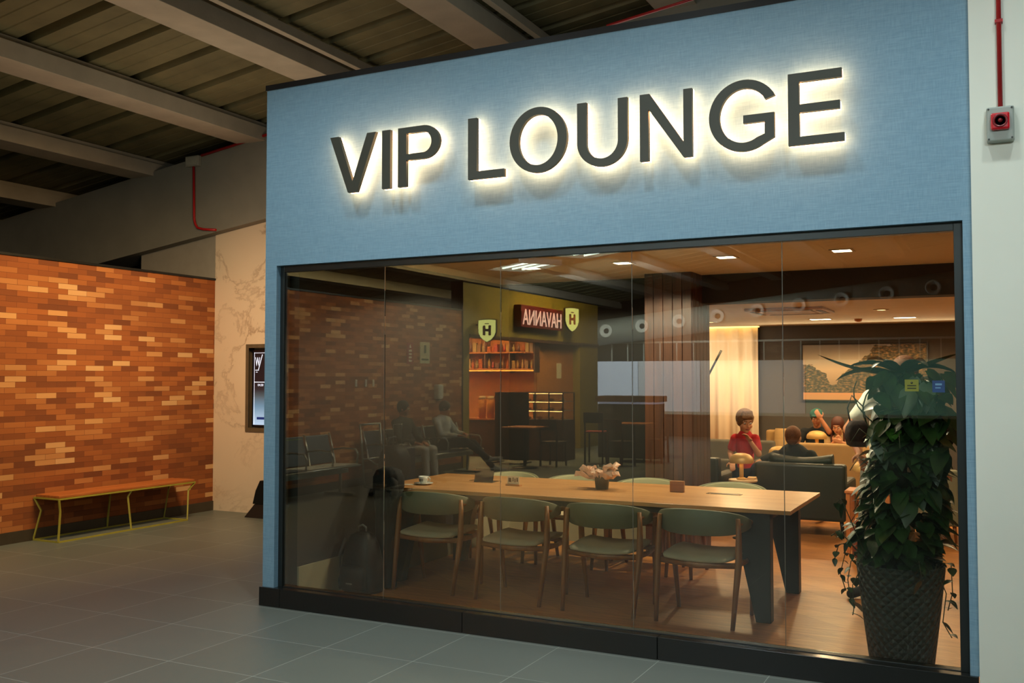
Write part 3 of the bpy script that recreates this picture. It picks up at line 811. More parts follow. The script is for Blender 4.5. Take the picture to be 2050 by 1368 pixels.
MB().box(-0.062, 0.055, -0.002, 0.002, 0.0141, 0.078).build('card', plain('white_card', (214, 204, 176), 0.6), t)
mk = MB()
for k, (a, b, c_, d) in enumerate(((-0.050, -0.022, 0.030, 0.062), (-0.010, 0.000, 0.035, 0.066), (0.010, 0.020, 0.030, 0.060), (0.030, 0.042, 0.035, 0.066))):
    mk.box(a, b, -0.0032, -0.0021, c_, d)
mk.build('mark', plain('brown_mark', (96, 66, 44), 0.7), t)
t = on_table('wooden_block', 'small upright wooden block sign right of the flower pot', 'block', -2.245, 7.235, R(6))
MB().box(-0.055, 0.055, -0.018, 0.018, 0, 0.085).build('block', wood('block_wood', (140, 88, 44), (168, 112, 60), 'x'), t, bevel=0.003)
# wrapped flower pot
t = on_table('flower_pot', 'small flower pot wrapped in crumpled cream and pink tissue paper', 'flower pot', -2.835, 7.16)
MB().lathe([(0.0, 0), (0.050, 0), (0.062, 0.11), (0.060, 0.115), (0.0, 0.11)], n=20).build('pot', plain('dark_pot', (70, 56, 42), 0.5), t)
paper = MB(); rnd = random.Random(4)
def petal(mb, a, tilt, ln, wd, z0=0.085, r0=0.045):
    M = Matrix.Rotation(a, 4, 'Z') @ Matrix.Translation((r0, 0, z0)) @ Matrix.Rotation(tilt, 4, 'Y')
    rows = []
    for k, (s_, w_, dz) in enumerate(((0, 0.25, 0), (0.35, 0.75, 0.010), (0.7, 1.0, -0.006), (1.0, 0.12, 0.010))):
        row = []
        for j in range(5):
            q = -1 + j/2
            zz = dz + (0.016 if j % 2 else -0.012) * (0.4 + s_) + rnd.uniform(-.006, .006)
            row.append(M @ Vector((zz, q*w_*wd, s_*ln)))
        rows.append(row)
    vs = [p for r_ in rows for p in r_]; fs = []
    for i in range(3):
        for j in range(4): fs.append((i*5+j, i*5+j+1, i*5+6+j, i*5+5+j))
    mb.add(vs, fs)
for side, n_ in ((0, 9), (PI, 9)):
    for k in range(n_):
        petal(paper, side + rnd.uniform(-0.75, 0.75), R(rnd.uniform(28, 84)), rnd.uniform(0.10, 0.175), rnd.uniform(0.035, 0.06))
for k in range(8): petal(paper, k*PI/4, R(25 + rnd.uniform(-8, 20)), rnd.uniform(0.06, 0.09), 0.035)
o = paper.build('wrapping', plain('cream_pink_tissue', (226, 190, 166), 0.7, noise=0.22, nscale=30), t)
sd = o.modifiers.new('thick', 'SOLIDIFY'); sd.thickness = 0.0012
lf = MB()
for k in range(9):
    a = k*0.7; lf.tube([(0.02*math.cos(a), 0.02*math.sin(a), 0.10), (0.035*math.cos(a), 0.035*math.sin(a), 0.15 + 0.02*(k % 3))], [0.004, 0.010], 6)
lf.build('stems', plain('dark_leaf_small', (40, 44, 30), 0.6), t)

# ================================================================== coat over the chair at the head of the table, backpack
MAT['coat'] = plain('black_coat_cloth', (13, 13, 15), 0.85, noise=0.25, nscale=14, bump=0.3, bscale=30)
t = thing('coat', 'tall black bundled coat standing by the left end of the long table', 'coat', (-4.345, 6.385, 0))
cb_ = MB(); rs = []
prof = [(0.0, 0.072, 0.075), (0.05, 0.080, 0.085), (0.30, 0.075, 0.080), (0.55, 0.078, 0.080), (0.66, 0.090, 0.090), (0.78, 0.122, 0.095), (0.86, 0.120, 0.095), (0.91, 0.095, 0.080), (0.935, 0.04, 0.04)]
for z, rx, ry in prof:
    ring = []
    for i in range(40):
        a = 2*PI*i/40; wv = 1 + 0.05*math.sin(5*a + z*3) * (1.1 - z) + 0.02*math.sin(11*a)
        ring.append((0.0 + (0.02 if z > 0.7 else 0.0) + rx*wv*math.copysign(abs(math.cos(a))**0.75, math.cos(a)), 0.0 + ry*wv*math.copysign(abs(math.sin(a))**0.75, math.sin(a)), z))
    rs.append(ring)
cb_.rings(rs); cb_.build('body', MAT['coat'], t)
sl = MB(); sl.tube([(0.06, -0.05, 0.88), (0.10, -0.06, 0.82), (0.105, -0.055, 0.74), (0.10, -0.05, 0.70)], [0.03, 0.042, 0.038, 0.025], 12)
sl.build('sleeve', MAT['coat'], t)
t = thing('backpack', 'black backpack standing on the lounge floor beside the coat', 'backpack', (-4.42, 6.17, 0), R(-6))
MAT['bag'] = plain('black_nylon', (12, 12, 14), 0.55, noise=0.15, bump=0.2, bscale=60)
bb = MB(); rs = []
for z, rx, ry in ((0.0, 0.155, 0.10), (0.03, 0.175, 0.115), (0.12, 0.17, 0.115), (0.26, 0.15, 0.105), (0.36, 0.125, 0.09), (0.43, 0.09, 0.065), (0.455, 0.045, 0.03)):
    rs.append([(rx*math.copysign(abs(math.cos(2*PI*i/28))**0.6, math.cos(2*PI*i/28)), ry*math.copysign(abs(math.sin(2*PI*i/28))**0.6, math.sin(2*PI*i/28)), z) for i in range(28)])
bb.rings(rs); bb.build('body', MAT['bag'], t)
pk = MB(); rs = []
for z, rx, ry in ((0.03, 0.12, 0.03), (0.05, 0.135, 0.045), (0.18, 0.13, 0.045), (0.21, 0.11, 0.03)):
    rs.append([(rx*math.copysign(abs(math.cos(2*PI*i/20))**0.6, math.cos(2*PI*i/20)), -0.105 + ry*math.sin(2*PI*i/20), z) for i in range(20)])
pk.rings(rs); pk.build('front_pocket', MAT['bag'], t)
MB().tube([(-0.04, 0, 0.44), (-0.035, 0, 0.49), (0.0, 0, 0.505), (0.035, 0, 0.49), (0.04, 0, 0.44)], 0.008, 8).build('handle', plain('grey_webbing', (90, 92, 90), 0.7), t)
MB().tube([(-0.12, -0.06, 0.40), (-0.16, -0.08, 0.28), (-0.165, -0.09, 0.12), (-0.13, -0.10, 0.02)], 0.012, 8, sx=0.4).build('strap', plain('strap_webbing', (40, 42, 42), 0.6), t)
MB().box(-0.03, 0.03, -0.153, -0.150, 0.075, 0.085).build('badge', plain('badge', (120, 124, 120), 0.5), t)

# ================================================================== stickers on the glass
t = thing('sticker', 'square olive green sticker on the glass above the plant', 'sticker', (-0.430, GY - 0.0012, 1.598))
MB().box(-0.034, 0.034, -0.0008, 0.0008, -0.031, 0.031).build('sheet', plain('olive_vinyl', (120, 122, 34), 0.5), t)
MB().box(-0.022, 0.022, -0.0016, -0.0009, -0.004, 0.002).box(-0.022, 0.022, -0.0016, -0.0009, -0.018, -0.012).lathe([(0.0, 0), (0.006, 0), (0.006, 0.0006), (0, 0.0006)], n=12, M=Matrix.Translation((0, -0.0009, 0.014)) @ Matrix.Rotation(R(90), 4, 'X')).build('mark', plain('dark_green_mark', (40, 48, 14), 0.5), t)
t = thing('sticker', 'square dark blue sticker on the glass at the right end', 'sticker', (-0.300, GY - 0.0012, 1.593))
MB().box(-0.030, 0.030, -0.0008, 0.0008, -0.031, 0.031).build('sheet', plain('blue_vinyl', (22, 58, 104), 0.5), t)
MB().box(-0.016, 0.016, -0.0016, -0.0009, 0.006, 0.016).box(-0.016, 0.010, -0.0016, -0.0009, -0.010, -0.004).build('mark', plain('pale_blue_mark', (96, 140, 170), 0.5), t)

# ================================================================== lounge ceiling fittings
MAT['lamp'] = m_emit('downlight_lens', (255, 240, 214), 14.0)
MAT['lampwarm'] = m_emit('downlight_lens_warm', (255, 220, 160), 5.0)
MAT['trimw'] = plain('white_trim', (214, 200, 176), 0.5, noise=0.02)
dl = [(-3.665, 'square downlight in the dining ceiling, leftmost of the row of four'), (-2.815, 'square downlight in the dining ceiling, second from the left of four'),
      (-1.945, 'square downlight in the dining ceiling, third from the left of four'), (-1.065, 'square downlight in the dining ceiling, rightmost of the row of four')]
d0 = None
for x, lb in dl:
    if d0 is None:
        d0 = thing('downlight', lb, 'ceiling light', (x, 7.6, 2.6), 0, 'square downlights over the long table')
        MB().band(rect(-0.085, 0.085, -0.085, 0.085), rect(-0.066, 0.066, -0.066, 0.066), -0.008, 0.0, 'xy').build('frame', MAT['trimw'], d0)
        MB().box(-0.066, 0.066, -0.066, 0.066, -0.005, 0.0).build('diffuser', MAT['lamp'], d0)
    else: dup(d0, (x, 7.6, 2.6), 0, lb)
for (x, y_, w, lb) in ((-2.10, 13.0, 0.125, 'bright linear ceiling light in the lounge, above the cap and braids'), (-1.09, 13.1, 0.125, 'bright linear ceiling light in the lounge, above the tall plant'), ):
    t = thing('linear_light', lb, 'ceiling light', (x, y_, 2.4), 0, 'linear lights in the lounge ceiling')
    MB().band(rect(-w - 0.01, w + 0.01, -0.10, 0.10), rect(-w, w, -0.085, 0.085), -0.008, 0, 'xy').build('frame', MAT['trimw'], t)
    MB().box(-w, w, -0.085, 0.085, -0.006, 0).build('diffuser', MAT['lamp'], t)
for (x, y_, lb) in ((-1.20, 11.5, 'dimmer small downlight in the lounge ceiling at the right'), (-3.55, 13.0, 'faint small downlight in the lounge ceiling near the curtain')):
    t = thing('downlight', lb, 'ceiling light', (x, y_, 2.4))
    MB().lathe([(0.05, 0), (0.085, 0), (0.085, -0.008), (0.05, -0.008)], n=24, cap=False).build('frame', MAT['trimw'], t)
    MB().lathe([(0.0, 0), (0.055, 0), (0.055, -0.005), (0.0, -0.005)], n=24).build('diffuser', MAT['lampwarm'], t)
t = thing('smoke_detector', 'small round detector on the lounge ceiling between the linear lights', 'detector', (-1.66, 13.2, 2.4))
MB().lathe([(0.0, 0), (0.05, 0), (0.045, -0.03), (0.02, -0.04), (0, -0.04)], n=20).build('body', plain('detector_orange', (190, 120, 60), 0.5), t)
# cassette air conditioner
t = thing('air_conditioner', 'square cassette air conditioner set in the lounge ceiling', 'air conditioner', (-2.12, 11.1, 2.4))
MB().band(rect(-0.42, 0.42, -0.42, 0.42), rect(-0.27, 0.27, -0.27, 0.27), -0.03, 0, 'xy').build('panel', plain('cassette_panel', (196, 160, 118), 0.6), t, bevel=0.01)
MB().box(-0.25, 0.25, -0.25, 0.25, -0.028, -0.002).build('grille', plain('cassette_grille', (178, 140, 100), 0.6), t)
for k in range(4):
    v = MB().box(-0.30, 0.30, -0.385, -0.325, -0.034, -0.029, Matrix.Rotation(k*PI/2, 4, 'Z')); v.build('vent', plain('vent_slot', (84, 54, 32), 0.6), t)
# backlit sheer curtain
MAT['sheer'] = plain('sheer_curtain_cloth', (250, 224, 190), 0.9, noise=0.0)
t = thing('curtain', 'tall pale backlit curtain glowing beside the grey lounge wall', 'curtain', (-4.4, 14.36, 0))
cu = MB(); n = 220; a, b = [], []
for i in range(n + 1):
    x = -1.6 + 2.78*i/n; yy = 0.028*math.sin(x*28 + 0.8*math.sin(x*5)) + 0.01*math.sin(x*61)
    a.append((x, yy, 0.02)); b.append((x, yy*0.8, 2.38))
cu.add(a + b, [(i, i+1, n+2+i, n+1+i) for i in range(n)], True)
o = cu.build('cloth', MAT['sheer'], t); sd = o.modifiers.new('thick', 'SOLIDIFY'); sd.thickness = 0.003
MB().box(-1.62, 1.2, -0.05, 0.05, 2.382, 2.40).build('curtain_track', m_emit('cove_strip', (255, 210, 130), 2.2), t)

# ================================================================== painting on the lounge wall (plain generic landscape)
def m_paint():
    t = NT('landscape_paint'); t.b.inputs['Roughness'].default_value = 0.6
    tc = t.node('ShaderNodeTexCoord'); sp = t.node('ShaderNodeSeparateXYZ'); t.link(tc, 'Generated', sp, 'Vector')
    sky = t.ramp([(0.08, lin((206, 150, 92))), (0.12, lin((222, 150, 92))), (0.14, lin((120, 128, 110))), (0.30, lin((176, 140, 100))), (0.55, lin((214, 178, 136))), (0.72, lin((190, 168, 140))), (1.0, lin((150, 140, 128)))])
    t.link(sp, 'Z', sky, 'Fac')
    # tree masses: noise + height profile along x
    nz = t.node('ShaderNodeTexNoise'); nz.inputs['Scale'].default_value = 5.5; nz.inputs['Detail'].default_value = 9; nz.inputs['Roughness'].default_value = 0.65
    t.link(tc, 'Generated', nz, 'Vector')
    prof = t.ramp([(0.0, (.62,)*3 + (1,)), (0.10, (.60,)*3 + (1,)), (0.20, (.40,)*3 + (1,)), (0.24, (.28,)*3 + (1,)), (0.34, (.46,)*3 + (1,)), (0.45, (.62,)*3 + (1,)), (0.6, (.98,)*3 + (1,)), (1.0, (1.0,)*3 + (1,))])
    t.link(sp, 'X', prof, 'Fac')
    a = t.node('ShaderNodeMath', operation='MULTIPLY_ADD'); a.inputs[1].default_value = 0.5; a.inputs[2].default_value = -0.25
    t.link(nz, 'Fac', a, 0)
    b = t.node('ShaderNodeMath', operation='ADD'); t.link(prof, 'Color', b, 0); t.link(a, 'Value', b, 1)
    g = t.node('ShaderNodeMath', operation='GREATER_THAN'); t.link(b, 'Value', g, 0); t.link(sp, 'Z', g, 1)
    lo = t.node('ShaderNodeMath', operation='GREATER_THAN'); t.link(sp, 'Z', lo, 0); lo.inputs[1].default_value = 0.13
    mm = t.node('ShaderNodeMath', operation='MULTIPLY'); t.link(g, 'Value', mm, 0); t.link(lo, 'Value', mm, 1)
    n2 = t.node('ShaderNodeTexNoise'); n2.inputs['Scale'].default_value = 34; n2.inputs['Detail'].default_value = 8; t.link(tc, 'Generated', n2, 'Vector')
    tr = t.ramp([(0.3, lin((44, 38, 22))), (0.5, lin((92, 78, 46))), (0.62, lin((150, 110, 58))), (0.8, lin((206, 150, 110)))])
    t.link(n2, 'Fac', tr, 'Fac')
    mx = t.node('ShaderNodeMixRGB'); t.link(mm, 'Value', mx, 'Fac'); t.link(sky, 'Color', mx, 'Color1'); t.link(tr, 'Color', mx, 'Color2'); t.link(mx, 'Color', t.b, 'Base Color')
    return t.m
t = thing('painting', 'wide landscape painting of trees under a warm sky on the grey wall', 'painting', (-1.76, 14.5, 1.715))
MB().box(-0.83, 0.83, -0.035, -0.002, -0.395, 0.395).build('canvas', m_paint(), t)
MB().band(rect(-0.85, 0.85, -0.415, 0.415), rect(-0.83, 0.83, -0.395, 0.395), -0.045, 0).build('frame', plain('dark_frame', (48, 36, 26), 0.4), t)
# ================================================================== lounge seating
def soft_box(mb, x0, x1, y0, y1, z0, z1): return mb.box(x0, x1, y0, y1, z0, z1)
def sofa(name, label, cat, loc, rz, w, mat, d=0.82, hb=0.74, ha=0.56, cushion=None, cush_h=0.0, arm=0.13, group=None):
    """origin on the floor under the middle of the back, seat opening towards +y"""
    t = thing(name, label, cat, loc, rz, group)
    MB().box(-w/2, w/2, 0.0, 0.16, 0.17, hb).build('backrest', mat, t, bevel=0.03, seg=3)
    MB().box(-w/2 + arm*0.6, w/2 - arm*0.6, 0.13, d - 0.01, 0.17, 0.30).build('base', mat, t, bevel=0.02)
    for sx in (-1, 1):
        MB().box(*sorted((sx*w/2, sx*(w/2 - arm))), 0.01, d, 0.17, ha).build('armrest', mat, t, bevel=0.035, seg=3)
    n = max(1, round((w - 2*arm)/0.75)); cw = (w - 2*arm)/n
    for k in range(n):
        x0 = -w/2 + arm + k*cw
        MB().box(x0 + 0.006, x0 + cw - 0.006, 0.17, d - 0.005, 0.302, 0.43).build('seat_cushion', cushion or mat, t, bevel=0.035, seg=3)
        if cush_h:
            q = MB(); N = 12; rs = []
            for i in range(N + 1):
                u = -1 + 2*i/N; b_ = 1 - 0.35*abs(u)**4; zt = hb + cush_h*(0.75 + 0.25*u*u*u*u) - 0.012*math.cos(3*u + k)
                x = x0 + cw/2 + u*(cw/2 - 0.01)
                rs.append([(x, 0.165, 0.44), (x, 0.165 + 0.16*b_, 0.45), (x, 0.17 + 0.17*b_, 0.58), (x, 0.15 + 0.13*b_, zt - 0.03), (x, 0.14 + 0.06*b_, zt), (x, 0.12, zt - 0.02), (x, 0.10, hb + 0.004), (x, 0.164, hb - 0.0)])
            q.rings(rs); q.build('back_cushion', cushion or mat, t)
    for sx in (-1, 1):
        for yy in (0.06, d - 0.06):
            MB().tube([(sx*(w/2 - 0.05), yy, 0.20), (sx*(w/2 - 0.035), yy, 0.0)], [0.022, 0.012], 10).build('leg', MAT['chairwood'] if mat is not MAT['greenleather'] else MAT['blackmetal'], t)
    return t
MAT['greenleather'] = plain('dark_green_leather', (34, 38, 27), 0.42, noise=0.1, nscale=6)
MAT['greensoft'] = plain('dark_green_cushion', (38, 42, 28), 0.5, noise=0.1)
MAT['beigefab'] = plain('tan_upholstery', (176, 138, 84), 0.85, noise=0.05, bump=0.1)
MAT['greyfab'] = plain('grey_upholstery', (98, 90, 74), 0.85, noise=0.06, bump=0.1)
MAT['palefab'] = plain('pale_grey_upholstery', (132, 130, 104), 0.85, noise=0.06)
MAT['brass'] = plain('brushed_brass', (214, 170, 100), 0.5, metal=0.35, noise=0.06)
MAT['rust'] = plain('rust_upholstery', (120, 58, 34), 0.85, noise=0.06)
sofa('armchair', 'dark green leather armchair seen from behind, man in black sitting in it', 'armchair', (-1.90, 10.30, 0), 0, 0.92, MAT['greenleather'], hb=0.75, cushion=MAT['greensoft'], cush_h=0.085)
sofa('armchair', 'dark green armchair edge showing just right of the timber column', 'armchair', (-3.26, 10.55, 0), 0, 0.90, MAT['greenleather'], hb=0.75, cushion=MAT['greensoft'], cush_h=0.085)
sofa('armchair', 'grey armchair behind the boy in red, before the glowing curtain', 'armchair', (-3.18, 13.1, 0), R(180), 0.95, MAT['greyfab'], hb=0.80, ha=0.60)
sofa('armchair', 'grey tub armchair at the left elbow of the boy in red', 'armchair', (-3.78, 11.85, 0), R(-100), 0.72, MAT['greyfab'], hb=0.66, ha=0.62)
sofa('sofa', 'long tan sofa against the grey wall where the girl with braids sits', 'sofa', (-1.95, 14.0, 0), R(180), 2.1, MAT['beigefab'], hb=0.90, cush_h=0.02)
sofa('sofa', 'tan sofa back facing the window, in front of the girl with braids', 'sofa', (-1.95, 12.2, 0), 0, 0.86, MAT['beigefab'], d=0.70, hb=0.835, arm=0.09)
sofa('armchair', 'pale grey armchair beside the right end of the green armchair', 'armchair', (-0.78, 10.45, 0), R(8), 0.78, MAT['palefab'], hb=0.72)
t = thing('pouf', 'low round rust coloured pouf behind the hanging plant stems', 'pouf', (-1.02, 9.15, 0))
MB().lathe([(0, 0.02), (0.17, 0.02), (0.205, 0.06), (0.21, 0.30), (0.19, 0.35), (0.0, 0.36)], n=28).build('seat', MAT['rust'], t)

def side_table(label, loc, h, r=0.17, mat=None):
    t = thing('side_table', label, 'side table', loc)
    MB().lathe([(0, h - 0.022), (r - 0.004, h - 0.022), (r, h - 0.018), (r, h - 0.004), (r - 0.004, h), (0, h)], n=32).build('tabletop', mat or plain('pale_table_top', (228, 196, 150), 0.4, noise=0.04), t)
    MB().tube([(0, 0, 0.012), (0, 0, h - 0.022)], 0.018, 12).build('pedestal', MAT['blackmetal'], t)
    MB().lathe([(0, 0), (r*0.75, 0), (r*0.75, 0.010), (0.02, 0.014), (0, 0.014)], n=28).build('base', MAT['blackmetal'], t)
    return t
def mushroom(label, loc, s=1.0, power=2.6):
    t = thing('table_lamp', label, 'lamp', loc, 0, 'brass mushroom lamps of the lounge')
    MB().lathe([(0, 0), (0.050*s, 0), (0.052*s, 0.010*s), (0.030*s, 0.022*s), (0, 0.024*s)], n=24).build('base', MAT['brass'], t)
    MB().lathe([(0.020*s, 0.02*s), (0.022*s, 0.06*s), (0.022*s, 0.185*s), (0.0, 0.19*s)], n=16).build('stem', MAT['brass'], t)
    MB().lathe([(0.118*s, 0.168*s), (0.124*s, 0.186*s), (0.115*s, 0.222*s), (0.085*s, 0.252*s), (0.045*s, 0.266*s), (0.0, 0.270*s), (0.0, 0.264*s), (0.045*s, 0.260*s), (0.082*s, 0.246*s), (0.110*s, 0.218*s), (0.118*s, 0.186*s), (0.114*s, 0.170*s)], n=32, cap=False).build('lamp_shade', MAT['brass'], t)
    MB().ball((0, 0, 0.205*s), 0.020*s, 12, 8).build('bulb', m_emit('lamp_bulb', (255, 200, 110), 18.0), t)
    p = point('lamp_glow', (0, 0, 0.175*s), power, (1, .66, .30), 0.03); p.parent = t
    return t
side_table('small round side table under the brass lamp between the two green armchairs', (-2.385, 9.92, 0), 0.60, 0.145)
mushroom('brass mushroom lamp on the side table in front of the boy in red', (-2.395, 9.90, 0.60), 1.0)
t = thing('magazine', 'small stack of pale magazines at the foot of the nearest brass lamp', 'magazine', (-2.30, 9.93, 0.60))
for k in range(3): MB().box(-0.035, 0.045, -0.055, 0.05, k*0.009, k*0.009 + 0.008, Matrix.Rotation(R(6*k - 5), 4, 'Z')).build('cover', plain('cover_paper', (232, 190, 136), 0.6, noise=0.05), t)
side_table('side table beside the seated man on his left', (-2.40, 11.80, 0), 0.55)
mushroom('brass mushroom lamp half hidden by the head of the seated man', (-2.40, 11.80, 0.55), 1.0)
side_table('side table between the two tan sofas carrying a brass lamp', (-2.16, 12.98, 0), 0.67, 0.12)
mushroom('brass mushroom lamp just below the person in the teal cap', (-2.16, 12.98, 0.67), 1.05)
t = thing('side_table', 'square wooden side table right of the green armchair', 'side table', (-1.13, 9.62, 0))
ow = wood('side_table_wood', (176, 100, 46), (206, 128, 64), 'x')
MB().box(-0.20, 0.20, -0.17, 0.17, 0.565, 0.59).build('tabletop', ow, t, bevel=0.003)
for sx in (-1, 1):
    for sy in (-1, 1): MB().box(*sorted((sx*0.19, sx*0.155)), *sorted((sy*0.16, sy*0.125)), 0, 0.565).build('leg', ow, t)
mushroom('brass mushroom lamp on the square side table beside the tall plant', (-1.15, 9.60, 0.59), 1.02)
t = thing('floor_lamp', 'thin black slanting floor lamp beside the timber column, against the curtain', 'floor lamp', (-3.22, 11.2, 0))
MB().lathe([(0, 0), (0.14, 0), (0.14, 0.015), (0.02, 0.02), (0, 0.02)], n=28).build('base', MAT['blackmetal'], t)
MB().tube([(0, 0, 0.02), (0.0, 0, 1.35), (0.02, 0, 1.50)], 0.010, 8).build('pole', MAT['blackmetal'], t)
MB().tube([(0.0, 0, 1.42), (0.30, -0.05, 1.955)], 0.013, 8).build('arm', MAT['blackmetal'], t)

# ================================================================== tall planter
def m_pot():
    t = NT('woven_planter'); t.b.inputs['Roughness'].default_value = 0.6
    t.b.inputs['Base Color'].default_value = lin((44, 50, 42))
    tc = t.node('ShaderNodeTexCoord'); sp = t.node('ShaderNodeSeparateXYZ'); t.link(tc, 'Object', sp, 'Vector')
    at = t.node('ShaderNodeMath', operation='ARCTAN2'); t.link(sp, 'Y', at, 0); t.link(sp, 'X', at, 1)
    def wave(sgn):
        a = t.node('ShaderNodeMath', operation='MULTIPLY'); a.inputs[1].default_value = 12.0; t.link(at, 'Value', a, 0)
        b = t.node('ShaderNodeMath', operation='MULTIPLY_ADD'); b.inputs[1].default_value = 60.0*sgn; t.link(sp, 'Z', b, 0); t.link(a, 'Value', b, 2)
        s_ = t.node('ShaderNodeMath', operation='SINE'); t.link(b, 'Value', s_, 0)
        ab = t.node('ShaderNodeMath', operation='ABSOLUTE'); t.link(s_, 'Value', ab, 0); return ab
    m = t.node('ShaderNodeMath', operation='MULTIPLY'); t.link(wave(1), 'Value', m, 0); t.link(wave(-1), 'Value', m, 1)
    t.bump(m, 'Value', 1.0, 0.02)
    return t.m
PX, PY = -0.545, 6.02
t = thing('potted_plant', 'tall dark planter of trailing pothos topped by long pointed leaves, right end', 'plant', (PX, PY, 0))
MB().lathe([(0.0, 0), (0.168, 0), (0.175, 0.01), (0.205, 0.25), (0.232, 0.48), (0.24, 0.565), (0.232, 0.575), (0.222, 0.565), (0.20, 0.52), (0.0, 0.52)], n=56).build('pot', m_pot(), t)
MB().lathe([(0, 0.515), (0.208, 0.515), (0.205, 0.535), (0, 0.54)], n=30).build('soil', plain('potting_soil', (30, 24, 18), 0.95), t)
MB().lathe([(0.0, 0.53), (0.045, 0.53), (0.048, 0.9), (0.042, 1.30), (0, 1.31)], n=14).build('moss_pole', plain('moss_pole_fibre', (44, 36, 22), 0.95, noise=0.3), t)
def leafmat(name, c0, c1):
    q = NT(name); q.b.inputs['Roughness'].default_value = 0.38
    gi = q.node('ShaderNodeTexNoise'); gi.inputs['Scale'].default_value = 9
    r_ = q.ramp([(0.35, lin(c0)), (0.65, lin(c1))]); q.link(gi, 'Fac', r_, 'Fac'); q.link(r_, 'Color', q.b, 'Base Color')
    return q.m
MAT['leaf'] = leafmat('pothos_leaf', (28, 48, 24), (48, 78, 34))
MAT['leafbright'] = leafmat('young_leaf', (40, 84, 22), (78, 124, 40))
MAT['leaflong'] = leafmat('long_leaf', (20, 40, 24), (34, 58, 30))
rnd = random.Random(7)
def heart(mb, p, d, up, L, Wd, droop=0.25):
    d = Vector(d).normalized(); up = Vector(up); s_ = d.cross(up)
    if s_.length < 1e-4: s_ = d.orthogonal()
    s_.normalize(); n_ = s_.cross(d)
    prof = [(-0.10, 0.30), (0.0, 0.62), (0.18, 0.98), (0.42, 1.0), (0.68, 0.68), (0.88, 0.30), (1.0, 0.02)]
    rows = []
    for u, w_ in prof:
        c_ = Vector(p) + d*(u*L) - Vector((0, 0, 1))*(droop*L*u*u) 
        back = -0.12 * L if u < 0 else 0
        rows.append([c_ - s_*(Wd*w_/2) + n_*(0.10*Wd*w_), c_ + d*(0.10*L if u < 0 else 0), c_ + s_*(Wd*w_/2) + n_*(0.10*Wd*w_)])
    vs = [q for r_ in rows for q in r_]; fs = []
    for i in range(len(rows)-1):
        for j in range(2): fs.append((i*3+j, i*3+j+1, i*3+j+4, i*3+j+3))
    mb.add(vs, fs, True)
fol = MB(); fol2 = MB()
for k in range(520):
    z = 0.50 + 0.86*(rnd.random()**0.9); a = rnd.uniform(0, 2*PI)
    Rm = 0.05 + 0.22*math.sin(PI*min(1, max(0, (1.45 - z)/1.0)))**0.7 if z < 1.45 else 0.05
    Rm = min(Rm, 0.275)*(1.0 if z < 0.80 else 0.76); r_ = Rm*(0.35 + 0.65*rnd.random()**0.5)
    p = (r_*math.cos(a) + (0.0 if z < 0.8 else 0.03), r_*math.sin(a)*0.95, z)
    L = rnd.uniform(0.07, 0.13)
    d = (math.cos(a + rnd.uniform(-.6, .6)), math.sin(a + rnd.uniform(-.6, .6)), rnd.uniform(-1.2, 0.2))
    heart(fol, p, d, (rnd.uniform(-.3, .3), rnd.uniform(-.3, .3), 1), L, L*0.82)
for k in range(230):
    z = rnd.uniform(1.20, 1.68); x = rnd.uniform(-0.10, 0.26); y_ = rnd.uniform(-0.16, 0.16)
    L = rnd.uniform(0.09, 0.16)
    heart(fol, (x, y_, z), (rnd.uniform(-.8, .8), rnd.uniform(-1, .3), rnd.uniform(-1.3, 0.1)), (rnd.uniform(-.3, .3), -.4, 1), L, L*0.7)
for k in range(26):
    a = rnd.uniform(PI*0.9, PI*1.6); z = rnd.uniform(1.20, 1.38); r_ = rnd.uniform(0.03, 0.13)
    heart(fol2, (r_*math.cos(a), r_*math.sin(a), z), (math.cos(a), math.sin(a), rnd.uniform(-.9, .1)), (0, 0, 1), rnd.uniform(.07, .11), 0.085)
# trailing stems over the rim
st = MB()
def trail(pts, nleaf, ls=0.05):
    pts = [Vector(q) for q in pts]
    st.tube(pts, 0.003, 5)
    for k in range(nleaf):
        u = (k + 0.7)/nleaf*(len(pts)-1); i = min(int(u), len(pts)-2); q = pts[i].lerp(pts[i+1], u - i)
        d = Vector((rnd.uniform(-1, 1), rnd.uniform(-1, 1), rnd.uniform(-1, .3)))
        heart(fol, q, d, (0, 0, 1), ls*rnd.uniform(.6, 1.2), ls*rnd.uniform(.5, .9))
trail([(-0.20, -0.05, 0.60), (-0.27, -0.07, 0.68), (-0.33, -0.06, 0.66), (-0.36, -0.04, 0.56)], 7)
trail([(-0.20, -0.08, 0.60), (-0.29, -0.08, 0.62), (-0.32, -0.08, 0.50), (-0.29, -0.08, 0.40)], 8)
trail([(-0.20, 0.0, 0.58), (-0.27, 0.0, 0.56), (-0.29, 0.0, 0.45), (-0.27, -0.02, 0.32)], 6)
trail([(-0.17, -0.14, 0.60), (-0.26, -0.16, 0.70), (-0.31, -0.16, 0.76), (-0.36, -0.14, 0.72)], 5)
trail([(-0.16, -0.14, 0.60), (-0.28, -0.16, 0.90), (-0.30, -0.16, 0.94), (-0.34, -0.14, 0.90)], 4, 0.07)
trail([(-0.19, -0.08, 0.57), (-0.25, -0.10, 0.44), (-0.245, -0.10, 0.30), (-0.25, -0.11, 0.27)], 3, 0.085)
trail([(0.20, -0.05, 0.60), (0.27, -0.06, 0.60), (0.275, -0.06, 0.44), (0.25, -0.06, 0.34)], 7, 0.06)
trail([(0.19, -0.08, 0.58), (0.245, -0.10, 0.44), (0.225, -0.10, 0.28), (0.27, -0.10, 0.20)], 4, 0.06)
trail([(0.1, -0.20, 0.60), (0.12, -0.28, 0.64), (0.14, -0.29, 0.52)], 5, 0.07)
